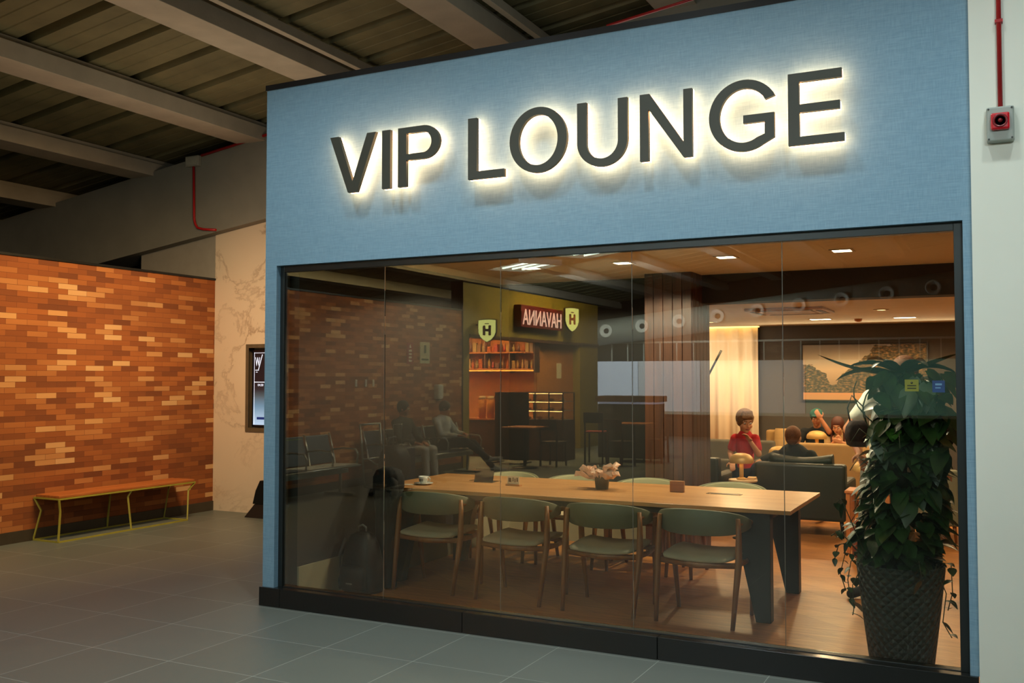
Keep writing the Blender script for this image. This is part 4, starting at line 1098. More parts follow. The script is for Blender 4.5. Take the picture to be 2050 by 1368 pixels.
for k in range(9):
    a = rnd.uniform(PI*0.7, PI*1.7); z0 = rnd.uniform(0.7, 1.25)
    st.tube([(0.1*math.cos(a), 0.1*math.sin(a), z0), (0.22*math.cos(a), 0.2*math.sin(a), z0 + 0.10), (0.27*math.cos(a), 0.25*math.sin(a), z0 + 0.02)], 0.003, 5)
# tall bare stalks and long leaves at the top
lg = MB()
def strap(pts, wmax):
    pts = [Vector(q) for q in pts]; n = len(pts); rows = []
    for k, q in enumerate(pts):
        t_ = (pts[min(k+1, n-1)] - pts[max(k-1, 0)]).normalized(); s_ = t_.cross(Vector((0, 0.35, 1))).normalized()
        u = k/(n-1); w_ = wmax*(0.15 + 0.85*math.sin(PI*min(1, u*0.9 + 0.12))**0.8)*(1 if u < 0.97 else 0.15)
        up_ = s_.cross(t_)
        rows.append([q - s_*w_/2 + up_*w_*0.22, q, q + s_*w_/2 + up_*w_*0.22])
    vs = [p for r_ in rows for p in r_]; fs = []
    for i in range(n-1):
        for j in range(2): fs.append((i*3+j, i*3+j+1, i*3+j+4, i*3+j+3))
    lg.add(vs, fs, True)
def arc(p0, p1, p2, n=9):
    p0, p1, p2 = Vector(p0), Vector(p1), Vector(p2)
    return [p0*(1-u)**2 + p1*2*u*(1-u) + p2*u*u for u in [k/n for k in range(n+1)]]
for p0, p1, p2, w_ in (((0.02, -0.02, 1.66), (-0.20, -0.06, 1.64), (-0.43, -0.10, 1.775), 0.055), ((0.02, 0, 1.64), (-0.18, -0.03, 1.72), (-0.34, -0.03, 1.62), 0.07),
                       ((0.03, 0, 1.64), (-0.10, -0.08, 1.75), (-0.26, -0.12, 1.70), 0.075), ((0.03, 0, 1.65), (0.16, -0.03, 1.70), (0.33, -0.06, 1.775), 0.06),
                       ((0.03, 0, 1.64), (0.15, 0.0, 1.74), (0.32, 0.0, 1.66), 0.08), ((0.02, 0, 1.65), (-0.05, -0.12, 1.77), (-0.12, -0.24, 1.68), 0.07),
                       ((0.02, 0, 1.65), (0.10, -0.12, 1.76), (0.18, -0.24, 1.70), 0.075), ((0.02, 0, 1.65), (0.06, 0.14, 1.78), (0.14, 0.26, 1.72), 0.07), ((0.02, 0, 1.65), (-0.08, 0.12, 1.78), (-0.20, 0.24, 1.74), 0.07)):
    strap(arc(p0, p1, p2), w_)
for p0, p1, p2 in (((0, 0, 1.25), (-0.03, 0, 1.45), (0.02, 0, 1.66)), ((0.03, 0, 1.2), (0.05, 0.02, 1.45), (0.03, 0, 1.65)), ((-0.05, 0, 1.25), (-0.28, -0.05, 1.40), (-0.13, -0.03, 1.60)), ((-0.04, 0, 1.3), (-0.30, -0.05, 1.48), (-0.22, -0.04, 1.62))):
    st.tube(arc(p0, p1, p2, 6), 0.004, 6)
fol.build('foliage', MAT['leaf'], t); fol2.build('young_foliage', MAT['leafbright'], t); st.build('stems', plain('plant_stems', (56, 62, 34), 0.6), t)
lg.build('long_leaves', MAT['leaflong'], t)

# ================================================================== people
def capsule(mb, p0, p1, r0, r1, n=12):
    p0, p1 = Vector(p0), Vector(p1); ax = p1 - p0; L = ax.length
    t_ = ax.normalized() if L > 1e-6 else Vector((0, 0, 1)); u = t_.orthogonal().normalized(); w_ = t_.cross(u); rs = []
    for k in range(5):
        a = -PI/2 + PI/2*k/4*0.999; rs.append((p0 + t_*(r0*math.sin(a)), max(r0*math.cos(a), r0*0.02)))
    for k in range(5):
        a = PI/2*(k + 0.001)/4; rs.append((p1 + t_*(r1*math.sin(a)), max(r1*math.cos(a), r1*0.02)))
    mb.rings([[c + (u*math.cos(2*PI*i/n) + w_*math.sin(2*PI*i/n))*r for i in range(n)] for c, r in rs])
def eball(mb, c, r, Mx=None, n=16, m=10):
    mb.ball(c, r, n, m, Mx)
def frame(fwd, up=(0, 0, 1)):
    f = Vector(fwd).normalized(); u = Vector(up); x = f.cross(u).normalized(); u = x.cross(f).normalized()
    return Matrix(((x.x, f.x, u.x), (x.y, f.y, u.y), (x.z, f.z, u.z)))
def skinned(mb, name, mat, parent, vox, smooth=4):
    o = mb.build(name, mat, parent)
    r_ = o.modifiers.new('blend', 'REMESH'); r_.mode = 'VOXEL'; r_.voxel_size = vox; r_.use_smooth_shade = True
    if smooth:
        s_ = o.modifiers.new('soften', 'SMOOTH'); s_.iterations = smooth; s_.factor = 0.5
    return o
def hand(mb, w, d, pn, s, curl=0.5, side=1):
    """w wrist, d direction of the hand, pn palm normal"""
    d = Vector(d).normalized(); pn = Vector(pn); pn = (pn - d*d.dot(pn)).normalized(); x = d.cross(pn)*side
    w = Vector(w)
    palm_c = w + d*0.045*s
    Mx = Matrix(((x.x, d.x, pn.x), (x.y, d.y, pn.y), (x.z, d.z, pn.z)))
    eball(mb, palm_c, (0.040*s, 0.052*s, 0.017*s), Mx, 12, 8)
    for i, (off, L) in enumerate(((-0.028, 0.070), (-0.010, 0.078), (0.009, 0.073), (0.027, 0.058))):
        p = w + d*0.082*s + x*off*s; dd = d.copy(); 
        for sgm in range(3):
            ang = curl*(0.5 + 0.4*sgm); dd = (dd*math.cos(ang*0.55) + pn*math.sin(ang*0.55)).normalized()
            q = p + dd*(L*s*(0.42, 0.33, 0.25)[sgm]); capsule(mb, p, q, 0.0088*s, 0.0080*s, 8); p = q
    p = w + d*0.025*s - x*0.032*s
    q = p + (d*0.6 - x*0.75 + pn*0.25).normalized()*0.036*s; r_ = q + (d*0.85 - x*0.2 + pn*0.4).normalized()*0.030*s
    capsule(mb, p, q, 0.012*s, 0.010*s, 8); capsule(mb, q, r_, 0.010*s, 0.008*s, 8)
SKIN = dict(light=plain('skin_light', (214, 152, 112), 0.55, noise=0.05, sss=0.1), mid=plain('skin_mid', (190, 124, 84), 0.55, noise=0.05, sss=0.1), dark=plain('skin_brown', (128, 82, 58), 0.55, noise=0.05, sss=0.1))
MAT['eye'] = plain('eye_white', (220, 214, 206), 0.3, noise=0); MAT['iris'] = plain('iris_dark', (36, 24, 18), 0.3, noise=0); MAT['lip'] = plain('lips', (166, 84, 72), 0.5, noise=0.05)
def person(name, label, origin, J, s, skin, hair, shirt, trousers, shoes, sleeves='short', hairstyle='short', head_dir=(0, -1, 0), body_dir=(0, -1, 0), hs=1.0, hands=(0.6, 0.6), palms=((0, 0, -1), (0, 0, -1)), vox=0.008, cat='person', legs=True, shirt_low=0.02):
    """J: joint positions in world space; sides a and b"""
    t = thing(name, label, cat, origin)
    o = Vector(origin)
    P = {k: Vector(v) - o for k, v in J.items()}
    HM = frame(head_dir); 
    bd = Vector(body_dir).normalized(); lat = (P['sb'] - P['sa']); lat.normalize()
    spine = (P['neck'] - P['pelvis']).normalized(); fw = lat.cross(spine); 
    if fw.dot(bd) < 0: fw = -fw
    fw.normalize(); lt = spine.cross(fw)
    BM = Matrix(((lt.x, fw.x, spine.x), (lt.y, fw.y, spine.y), (lt.z, fw.z, spine.z)))
    hw = (P['sb'] - P['sa']).length/2
    def torso(mb, e, low=True):
        c = P['pelvis'].lerp(P['neck'], 0.68)
        eball(mb, c, (hw*0.92 + e, 0.108*s + e, 0.185*s + e), BM)
        eball(mb, P['pelvis'].lerp(P['neck'], 0.36), (hw*0.78 + e, 0.098*s + e, 0.17*s + e), BM)
        eball(mb, P['pelvis'].lerp(P['neck'], 0.05), (hw*0.84 + e, 0.108*s + e, 0.13*s + e), BM)
        for q in ('sa', 'sb'):
            capsule(mb, P['neck'] - spine*(0.03*s + e*2.2), P[q], 0.050*s + e*0.8, 0.052*s + e)
            eball(mb, P[q], 0.054*s + e, None, 12, 8)
    b = MB(); torso(b, 0)
    hc = P['head']; s0 = s
    # neck, head
    capsule(b, P['neck'] - spine*0.02*s, hc - HM @ Vector((0, 0.015*s, 0.06*s)), 0.054*s, 0.050*s)
    s = s*hs
    h = lambda x, y_, z: hc + HM @ Vector((x*s, y_*s, z*s))
    eball(b, h(0, -0.008, 0.022), (0.074*s, 0.092*s, 0.090*s), HM, 20, 12)
    eball(b, h(0, 0.022, -0.040), (0.056*s, 0.062*s, 0.068*s), HM, 16, 10)
    eball(b, h(0, 0.058, -0.088), (0.024*s, 0.022*s, 0.018*s), HM, 10, 6)
    capsule(b, h(0, 0.082, 0.012), h(0, 0.101, -0.024), 0.007*s, 0.012*s, 8)
    for sx in (-1, 1):
        capsule(b, h(sx*0.012, 0.084, 0.026), h(sx*0.045, 0.074, 0.024), 0.008*s, 0.007*s, 8)
        eball(b, h(sx*0.040, 0.060, -0.030), (0.020*s, 0.018*s, 0.020*s), HM, 10, 6)
        eball(b, h(sx*0.075, -0.010, -0.006), (0.010*s, 0.018*s, 0.028*s), HM, 10, 6)
    s = s0
    for q, el, wr, cu, pn, sd in (('sa', 'ea', 'wa', hands[0], palms[0], 1), ('sb', 'eb', 'wb', hands[1], palms[1], -1)):
        capsule(b, P[q], P[el], 0.046*s, 0.038*s); capsule(b, P[el], P[wr], 0.038*s, 0.025*s)
        hand(b, P[wr], (P[wr] - P[el]), pn, s, cu, sd)
    if legs:
        for hp, kn, an, to in (('ha', 'ka', 'aa', 'ta'), ('hb', 'kb', 'ab', 'tb')):
            capsule(b, P[hp], P[kn], 0.082*s, 0.054*s); capsule(b, P[kn], P[an], 0.053*s, 0.035*s); capsule(b, P[an], P[to], 0.034*s, 0.028*s)
    skinned(b, 'body', SKIN[skin], t, vox, 2)
    # face details
    s = s0*hs
    for sx in (-1, 1):
        e = MB(); eball(e, h(sx*0.030, 0.076, 0.006), (0.0135*s, 0.011*s, 0.0085*s), HM, 10, 6); e = e.build('eye', MAT['eye'], t)
        ir = MB(); eball(ir, h(sx*0.030, 0.085, 0.004), (0.006*s, 0.004*s, 0.006*s), HM, 8, 6); ir.build('iris', MAT['iris'], e)
        MB().tube([h(sx*0.014, 0.091, 0.030), h(sx*0.030, 0.089, 0.034), h(sx*0.046, 0.078, 0.030)], 0.0035*s, 6).build('eyebrow', hair, t)
    li = MB(); li.tube([h(-0.020, 0.078, -0.055), h(0, 0.088, -0.054), h(0.020, 0.078, -0.055)], [0.002*s, 0.006*s, 0.002*s], 8); li.build('lips', MAT['lip'], t)
    # hair
    hr = MB()
    if hairstyle in ('short', 'boy', 'braids', 'bald', 'cap', 'long', 'crop'):
        k = {'crop': 0.006, 'bald': 0.004}.get(hairstyle, 0.014)
        eball(hr, h(0, -0.020, 0.034), (0.076*s + k*s, 0.088*s + k*s, 0.086*s + k*s), HM, 22, 14)
        eball(hr, h(0, -0.052, -0.012), (0.062*s + k*s*0.6, 0.050*s, 0.066*s), HM, 16, 10)
        if hairstyle == 'boy':
            for i in range(7): capsule(hr, h(-0.04 + i*0.013, 0.035, 0.112), h(-0.045 + i*0.017, 0.078, 0.066 + 0.006*math.sin(i)), 0.018*s, 0.010*s, 8)
            for sx in (-1, 1): capsule(hr, h(sx*0.074, 0.01, 0.05), h(sx*0.076, 0.012, 0.005), 0.016*s, 0.009*s, 8)
        if hairstyle in ('braids', 'long'):
            for sx in (-1, 1):
                pp = [h(sx*0.070, 0.0, 0.02), h(sx*0.083, 0.02, -0.07), h(sx*0.085, 0.045, -0.15), h(sx*0.080, 0.07, -0.23)]
                if hairstyle == 'braids':
                    for i in range(12):
                        u = i/11*3; q = pp[min(int(u), 2)].lerp(pp[min(int(u), 2)+1], u - min(int(u), 2)); eball(hr, q, (0.019*s, 0.017*s, 0.015*s), None, 10, 6)
                else:
                    for a_, c_ in zip(pp[:-1], pp[1:]): capsule(hr, a_, c_, 0.03*s, 0.026*s, 10)
    hair_o = skinned(hr, 'hair', hair, t, vox, 2)
    if hairstyle == 'cap':
        c_ = MB(); eball(c_, h(0, -0.014, 0.048), (0.094*s, 0.106*s, 0.088*s), HM, 22, 12); c_.ball(h(0, 0.085, 0.050), (0.062*s, 0.060*s, 0.010*s), 16, 6, HM)
        skinned(c_, 'cap', plain('teal_cap', (28, 84, 68), 0.8), t, vox, 1)
    # clothes
    s = s0
    sh = MB(); torso(sh, 0.014*s)
    for q, el, wr in (('sa', 'ea', 'wa'), ('sb', 'eb', 'wb')):
        if sleeves == 'short': capsule(sh, P[q], P[q].lerp(P[el], 0.62), 0.064*s, 0.060*s)
        else: capsule(sh, P[q], P[el], 0.062*s, 0.050*s); capsule(sh, P[el], P[el].lerp(P[wr], 0.86), 0.050*s, 0.038*s)
    skinned(sh, 'shirt', shirt, t, vox, 2)
    if legs:
        tr = MB()
        eball(tr, P['pelvis'] - spine*0.02*s, (hw*0.86 + 0.018*s, 0.125*s, 0.13*s), BM)
        for hp, kn, an, to in (('ha', 'ka', 'aa', 'ta'), ('hb', 'kb', 'ab', 'tb')):
            capsule(tr, P[hp], P[kn], 0.096*s, 0.068*s); capsule(tr, P[kn], P[an].lerp(P[kn], 0.1), 0.066*s, 0.052*s)
        skinned(tr, 'trousers', trousers, t, vox, 2)
        for an, to in (('aa', 'ta'), ('ab', 'tb')):
            f = MB(); capsule(f, P[an] + (P[an]-P[to])*0.25, P[to], 0.040*s, 0.036*s); capsule(f, P[an] - Vector((0, 0, 0.0)), P[an] + Vector((0, 0, 0.03*s)), 0.042*s, 0.040*s)
            skinned(f, 'shoe', shoes, t, vox, 1)
    return t
CL = lambda n, c: plain(n, c, 0.85, noise=0.08, nscale=12, bump=0.25, bscale=22)
# boy in the red T-shirt
person('person', 'boy in a red T-shirt standing in the lounge before the glowing curtain', (-2.60, 10.95, 0),
       dict(pelvis=(-2.60, 10.95, 0.62), neck=(-2.60, 10.93, 1.005), head=(-2.592, 10.90, 1.145), sa=(-2.705, 10.93, 0.945), sb=(-2.492, 10.93, 0.945), ea=(-2.765, 10.92, 0.79), wa=(-2.715, 10.78, 0.70),
            eb=(-2.435, 10.86, 0.79), wb=(-2.50, 10.76, 0.93), ha=(-2.67, 10.95, 0.60), hb=(-2.53, 10.95, 0.60), ka=(-2.68, 10.93, 0.33), kb=(-2.52, 10.93, 0.33), aa=(-2.68, 10.96, 0.05), ab=(-2.52, 10.96, 0.05), ta=(-2.69, 10.82, 0.03), tb=(-2.50, 10.82, 0.03)),
       0.92, 'light', plain('brown_hair', (128, 90, 56), 0.6, noise=0.25, nscale=60), CL('red_tshirt', (196, 30, 34)), CL('navy_shorts', (34, 40, 56)), CL('grey_shoes', (70, 70, 72)),
       hs=1.2, hairstyle='boy', head_dir=(0.55, -0.80, -0.28), vox=0.007)
# man in black in the green armchair
person('person', 'man in a black shirt sitting in the green armchair, seen from behind', (-2.04, 10.80, 0),
       dict(pelvis=(-2.02, 10.83, 0.52), neck=(-2.04, 10.76, 0.86), head=(-2.038, 10.77, 0.985), sa=(-2.225, 10.77, 0.785), sb=(-1.855, 10.77, 0.80), ea=(-2.40, 10.66, 0.70), wa=(-2.42, 10.86, 0.62),
            eb=(-1.74, 10.86, 0.60), wb=(-1.80, 11.08, 0.56), ha=(-2.11, 10.87, 0.53), hb=(-1.93, 10.87, 0.53), ka=(-2.14, 11.28, 0.55), kb=(-1.88, 11.28, 0.55), aa=(-2.14, 11.34, 0.08), ab=(-1.88, 11.34, 0.08), ta=(-2.15, 11.50, 0.04), tb=(-1.86, 11.50, 0.04)),
       0.93, 'light', plain('dark_brown_hair', (104, 62, 34), 0.7, noise=0.2, nscale=60), CL('black_shirt', (26, 28, 26)), CL('dark_jeans', (40, 44, 52)), CL('black_shoes', (24, 24, 24)),
       hs=1.13, hairstyle='crop', head_dir=(0.1, 1, -0.10), body_dir=(0, 1, 0), vox=0.008)
# person in the teal cap, hands up to the face
person('person', 'seated person in a teal cap and dark top, hands raised to the face', (-2.21, 13.45, 0),
       dict(pelvis=(-2.22, 13.52, 0.53), neck=(-2.22, 13.40, 0.95), head=(-2.22, 13.34, 1.10), sa=(-2.05, 13.40, 0.905), sb=(-2.39, 13.40, 0.905), ea=(-2.04, 13.20, 0.93), wa=(-2.135, 13.18, 1.09),
            eb=(-2.48, 13.30, 0.70), wb=(-2.34, 13.12, 0.66), ha=(-2.13, 13.48, 0.52), hb=(-2.31, 13.48, 0.52), ka=(-2.26, 13.38, 0.52), kb=(-2.36, 13.3, 0.52), aa=(-2.28, 13.30, 0.08), ab=(-2.38, 13.30, 0.08), ta=(-2.28, 13.20, 0.04), tb=(-2.38, 13.20, 0.04)),
       0.95, 'mid', plain('black_hair', (30, 22, 18), 0.6), CL('dark_navy_top', (18, 22, 26)), CL('dark_trousers', (30, 30, 34)), CL('dark_shoes_b', (26, 26, 28)),
       hairstyle='cap', head_dir=(0.05, -1, -0.18), palms=((0, 1, 0), (0, 1, 0)), hands=(0.9, 0.9), vox=0.009)
# girl with braids
person('person', 'girl with two brown braids in a cream top seated on the tan sofa', (-1.915, 13.35, 0),
       dict(pelvis=(-1.835, 13.50, 0.53), neck=(-1.925, 13.30, 0.875), head=(-1.935, 13.22, 1.005), sa=(-1.770, 13.32, 0.83), sb=(-2.070, 13.32, 0.83), ea=(-1.675, 13.22, 0.72), wa=(-1.855, 13.06, 0.80),
            eb=(-2.055, 13.16, 0.70), wb=(-1.965, 13.08, 0.80), ha=(-1.755, 13.48, 0.52), hb=(-1.915, 13.48, 0.52), ka=(-1.695, 13.08, 0.52), kb=(-1.835, 13.08, 0.52), aa=(-1.695, 13.04, 0.08), ab=(-1.815, 13.04, 0.08), ta=(-1.695, 12.98, 0.04), tb=(-1.815, 12.98, 0.04)),
       0.84, 'light', plain('chestnut_hair', (84, 40, 26), 0.6, noise=0.2, nscale=60), CL('cream_top', (206, 170, 116)), CL('beige_trousers', (120, 100, 80)), CL('tan_shoes', (120, 90, 60)),
       hs=1.12, hairstyle='braids', head_dir=(-0.05, -1, -0.35), palms=((0, 1, 0), (0, 1, 0)), vox=0.008)
# person in white behind the plant
person('person', 'person in a white top and grey trousers standing behind the tall plant', (-0.80, 7.70, 0),
       dict(pelvis=(-0.79, 7.70, 0.97), neck=(-0.69, 7.62, 1.50), head=(-0.635, 7.56, 1.665), sa=(-0.875, 7.60, 1.485), sb=(-0.54, 7.68, 1.485), ea=(-1.02, 7.46, 1.26), wa=(-0.92, 7.28, 1.10),
            eb=(-0.42, 7.66, 1.20), wb=(-0.40, 7.50, 0.98), ha=(-0.87, 7.68, 0.95), hb=(-0.70, 7.72, 0.95), ka=(-0.92, 7.66, 0.50), kb=(-0.66, 7.74, 0.50), aa=(-0.90, 7.72, 0.075), ab=(-0.64, 7.80, 0.075), ta=(-1.03, 7.60, 0.035), tb=(-0.66, 7.62, 0.035)),
       1.0, 'mid', plain('curly_brown_hair', (98, 60, 34), 0.8, noise=0.3, nscale=60), CL('white_top', (222, 224, 210)), CL('grey_trousers', (112, 112, 102)), CL('dark_trainers', (40, 40, 40)),
       sleeves='short', hairstyle='short', head_dir=(-0.5, -0.7, -0.45), body_dir=(-0.4, -0.9, 0), vox=0.009)
t = thing('shoulder_bag', 'dark brown rounded bag hanging at the arm of the person in white', 'bag', (-0.92, 7.22, 1.15))
bb = MB(); rs = []
for z, rx, ry in ((0.0, 0.050, 0.03), (0.015, 0.075, 0.045), (0.08, 0.090, 0.052), (0.14, 0.080, 0.045), (0.18, 0.055, 0.03), (0.19, 0.03, 0.015)):
    rs.append([(rx*math.cos(2*PI*i/24)*(1 + 0.05*math.sin(3*i)), ry*math.sin(2*PI*i/24)*(1 + 0.05*math.cos(2*i)), z) for i in range(24)])
bb.rings(rs); bb.build('body', plain('dark_brown_leather', (40, 22, 18), 0.75, noise=0.45, nscale=24, bump=0.6, bscale=18), t)
MB().tube([(-0.05, 0.0, 0.17), (-0.075, 0.04, 0.27), (-0.05, 0.09, 0.36), (0.03, 0.07, 0.28), (0.055, 0.01, 0.16)], 0.006, 8).build('strap', plain('bag_strap', (52, 30, 26), 0.6), t)
# ================================================================== the concourse behind the viewer, seen in the glass
# --- beam seating along the brick wall
MAT['seatmesh'] = plain('dark_seat_metal', (74, 78, 84), 0.4, metal=0.4, noise=0.06)
MAT['steel'] = plain('brushed_steel', (176, 180, 176), 0.3, metal=0.8, noise=0.05)
MAT['seatpale'] = plain('pale_seat_cover', (200, 200, 186), 0.5, noise=0.05)
def beam_seats(label, loc, n, pitch=0.56):
    """seats face +x; origin on the floor under the first seat, wall side"""
    t = thing('airport_seating', label, 'seating', loc, 0, 'rows of waiting seats along the brick wall')
    L = n*pitch
    MB().box(0.22, 0.30, 0, L, 0.30, 0.36).build('beam', MAT['steel'], t, bevel=0.005)
    MB().tube([(0.50, 0.0, 0.41), (0.50, L, 0.41)], 0.014, 8).build('front_rail', MAT['steel'], t)
    for k in range(n):
        y0 = k*pitch + 0.03; y1 = (k+1)*pitch - 0.03
        MB().hexa([(0.04, y0, 0.40), (0.49, y0, 0.415), (0.49, y1, 0.415), (0.04, y1, 0.40)], [(0.04, y0, 0.425), (0.50, y0, 0.44), (0.50, y1, 0.44), (0.04, y1, 0.425)]).build('seat', MAT['seatpale'] if k < 2 and n == 3 else MAT['seatmesh'], t, bevel=0.008)
        b = MB().hexa([(0.03, y0, 0.44), (0.06, y0, 0.44), (0.06, y1, 0.44), (0.03, y1, 0.44)], [(-0.07, y0, 0.83), (-0.045, y0, 0.83), (-0.045, y1, 0.83), (-0.07, y1, 0.83)]).build('backrest', MAT['seatmesh'], t, bevel=0.008)
    for k in range(n + 1):
        y_ = k*pitch
        a = MB(); a.tube([(-0.05, y_, 0.85), (0.02, y_, 0.62), (0.06, y_, 0.42), (0.24, y_, 0.33)], 0.013, 8); a.tube([(0.03, y_, 0.62), (0.22, y_, 0.645), (0.42, y_, 0.63), (0.46, y_, 0.56), (0.44, y_, 0.42)], 0.013, 8)
        a.build('armrest', MAT['steel'], t)
    for y_ in (0.25*pitch, L - 0.25*pitch):
        l = MB(); l.tube([(0.26, y_, 0.31), (0.26, y_, 0.04)], 0.022, 8); l.bar((0.0, y_, 0.02), (0.5, y_, 0.02), 0.05, 0.03); l.build('leg', MAT['steel'], t)
    return t
sa = beam_seats('row of three waiting seats reflected at the left end of the window', (-8.56, -0.14, 0), 3)
MB().box(-0.052, -0.046, 0.62, 1.04, 0.72, 0.80, Matrix.Translation((0.012, 0, 0))).build('seat_label', plain('green_label', (122, 140, 70), 0.5), sa)
beam_seats('row of waiting seats under the two seated people in the reflection', (-8.56, -3.75, 0), 5)
# --- luggage
t = thing('suitcase', 'upright dark blue suitcase between the reflected seat rows', 'suitcase', (-7.92, -0.95, 0), R(5))
MAT['navycase'] = plain('dark_blue_luggage', (44, 48, 66), 0.5, noise=0.12)
MB().box(-0.12, 0.12, -0.22, 0.22, 0.05, 0.62).build('body', MAT['navycase'], t, bevel=0.04, seg=3)
for sx in (-0.08, 0.08):
    for sy in (-0.17, 0.17): MB().lathe([(0, -0.012), (0.025, -0.012), (0.025, 0.012), (0, 0.012)], n=14, M=Matrix.Translation((sx, sy, 0.025)) @ Matrix.Rotation(R(90), 4, 'X')).build('wheel', MAT['blackmetal'], t)
MB().tube([(-0.06, -0.1, 0.62), (-0.06, -0.1, 0.95), (-0.06, 0.1, 0.95), (-0.06, 0.1, 0.62)], 0.008, 8).build('handle', MAT['steel'], t)
t = thing('luggage_trolley', 'steel luggage trolley loaded with a dark bag in the reflection', 'trolley', (-7.63, -0.30, 0))
fr = MB()
for sy in (-0.24, 0.24):
    fr.tube([(-0.30, sy, 0.12), (0.35, sy, 0.10)], 0.014, 8); fr.tube([(-0.30, sy, 0.12), (-0.34, sy, 0.60), (-0.38, sy, 0.98)], 0.014, 8)
fr.tube([(-0.38, -0.24, 0.98), (-0.38, 0.24, 0.98)], 0.016, 8); fr.tube([(-0.33, -0.24, 0.5), (-0.33, 0.24, 0.5)], 0.01, 8); fr.tube([(0.35, -0.24, 0.10), (0.35, 0.24, 0.10)], 0.014, 8); fr.tube([(0.0, -0.24, 0.11), (0.0, 0.24, 0.11)], 0.01, 8)
fr.build('frame', MAT['steel'], t)
for sy in (-0.22, 0.22): MB().lathe([(0, -0.015), (0.055, -0.015), (0.055, 0.015), (0, 0.015)], n=16, M=Matrix.Translation((-0.2, sy, 0.055)) @ Matrix.Rotation(R(90), 4, 'X')).build('wheel', MAT['blackmetal'], t)
MB().lathe([(0, -0.015), (0.055, -0.015), (0.055, 0.015), (0, 0.015)], n=16, M=Matrix.Translation((0.28, 0, 0.055)) @ Matrix.Rotation(R(90), 4, 'X')).build('wheel', MAT['blackmetal'], t)
t = thing('duffel_bag', 'large black duffel bag lying on the reflected luggage trolley', 'bag', (-7.61, -0.30, 0.125))
rs = []
for k in range(11):
    u = -1 + 2*k/10; q = math.sqrt(max(0.02, 1 - abs(u)**5))
    rs.append([(0.02 + 0.20*q*math.cos(2*PI*i/20), u*0.21, 0.30 + 0.28*q*math.sin(2*PI*i/20)*(1 if math.sin(2*PI*i/20) > 0 else 1.05)) for i in range(20)])
MB().rings(rs).build('body', MAT['bag'], t)
MB().tube([(-0.02, -0.12, 0.57), (-0.02, -0.08, 0.68), (-0.02, 0.08, 0.68), (-0.02, 0.12, 0.57)], 0.012, 8).build('handle', plain('steel_grey_webbing', (110, 110, 108), 0.6), t)
# --- seated people
person('person', 'reflected man in a dark jacket and grey trousers sitting with hands on his lap', (-8.36, -1.75, 0),
       dict(pelvis=(-8.40, -1.75, 0.53), neck=(-8.42, -1.75, 0.99), head=(-8.39, -1.75, 1.15), sa=(-8.42, -1.55, 0.93), sb=(-8.42, -1.95, 0.93), ea=(-8.30, -1.48, 0.68), wa=(-8.10, -1.62, 0.63),
            eb=(-8.30, -2.02, 0.68), wb=(-8.10, -1.88, 0.63), ha=(-8.36, -1.66, 0.54), hb=(-8.36, -1.84, 0.54), ka=(-7.93, -1.64, 0.52), kb=(-7.93, -1.88, 0.52), aa=(-7.90, -1.64, 0.08), ab=(-7.90, -1.90, 0.08), ta=(-7.74, -1.62, 0.04), tb=(-7.74, -1.92, 0.04)),
       1.0, 'mid', plain('black_hair_b', (30, 26, 24), 0.6), CL('dark_green_jacket', (48, 52, 44)), CL('light_grey_trousers', (196, 196, 186)), CL('brown_shoes', (60, 44, 34)),
       sleeves='long', head_dir=(0.9, -0.3, -0.1), body_dir=(1, 0, 0), vox=0.012)
person('person', 'reflected person in a white shirt sitting with legs stretched out', (-8.36, -2.95, 0),
       dict(pelvis=(-8.38, -2.95, 0.53), neck=(-8.42, -2.95, 0.98), head=(-8.37, -2.97, 1.12), sa=(-8.42, -2.76, 0.92), sb=(-8.42, -3.14, 0.92), ea=(-8.28, -2.70, 0.70), wa=(-8.05, -2.86, 0.68),
            eb=(-8.28, -3.22, 0.70), wb=(-8.05, -3.06, 0.70), ha=(-8.34, -2.86, 0.54), hb=(-8.34, -3.04, 0.54), ka=(-7.93, -2.92, 0.58), kb=(-7.90, -3.12, 0.54), aa=(-7.62, -3.16, 0.28), ab=(-7.56, -3.22, 0.12), ta=(-7.46, -3.26, 0.30), tb=(-7.42, -3.30, 0.10)),
       0.98, 'mid', plain('brown_hair_b', (70, 52, 40), 0.6), CL('white_shirt_b', (214, 216, 208)), CL('black_trousers', (28, 28, 32)), CL('white_trainers', (180, 178, 170)),
       sleeves='long', head_dir=(0.8, -0.5, -0.35), body_dir=(1, 0, 0), vox=0.012)
# --- signs and dispensers on the brick wall
t = thing('fire_sign', 'narrow red fire safety sign on the reflected brick wall', 'sign', (-8.748, -2.46, 1.86))
MB().box(0, 0.012, -0.09, 0.09, 0, 0.36).build('plate', plain('red_sign_plate', (150, 34, 28), 0.5), t)
fl = MB()
for k in range(4): fl.box(0.0125, 0.0135, -0.045, 0.045, 0.04 + k*0.055, 0.075 + k*0.055)
fl.prism([(-0.03, 0.27), (0.03, 0.27), (0.0, 0.335)], 0.0125, 0.0135, 'yz'); fl.build('symbols', plain('sign_white', (222, 214, 196), 0.5), t)
t = thing('fire_sign', 'larger pale safety sign beside the narrow red one, reflected', 'sign', (-8.748, -2.92, 1.88))
MB().box(0, 0.012, -0.15, 0.15, 0, 0.36).build('plate', plain('pale_sign_plate', (196, 190, 150), 0.5), t)
MB().box(0.0125, 0.0135, -0.035, 0.035, 0.17, 0.31).box(0.0125, 0.0135, -0.11, 0.11, 0.05, 0.08).build('symbol', plain('green_symbol', (40, 90, 56), 0.5), t)
t = thing('soap_dispenser', 'white wall dispenser on the reflected brick above the person in white', 'dispenser', (-8.75, -3.30, 1.27))
MB().box(0, 0.11, -0.085, 0.085, 0, 0.25).build('body', plain('white_plastic', (214, 216, 208), 0.3), t, bevel=0.03, seg=3)
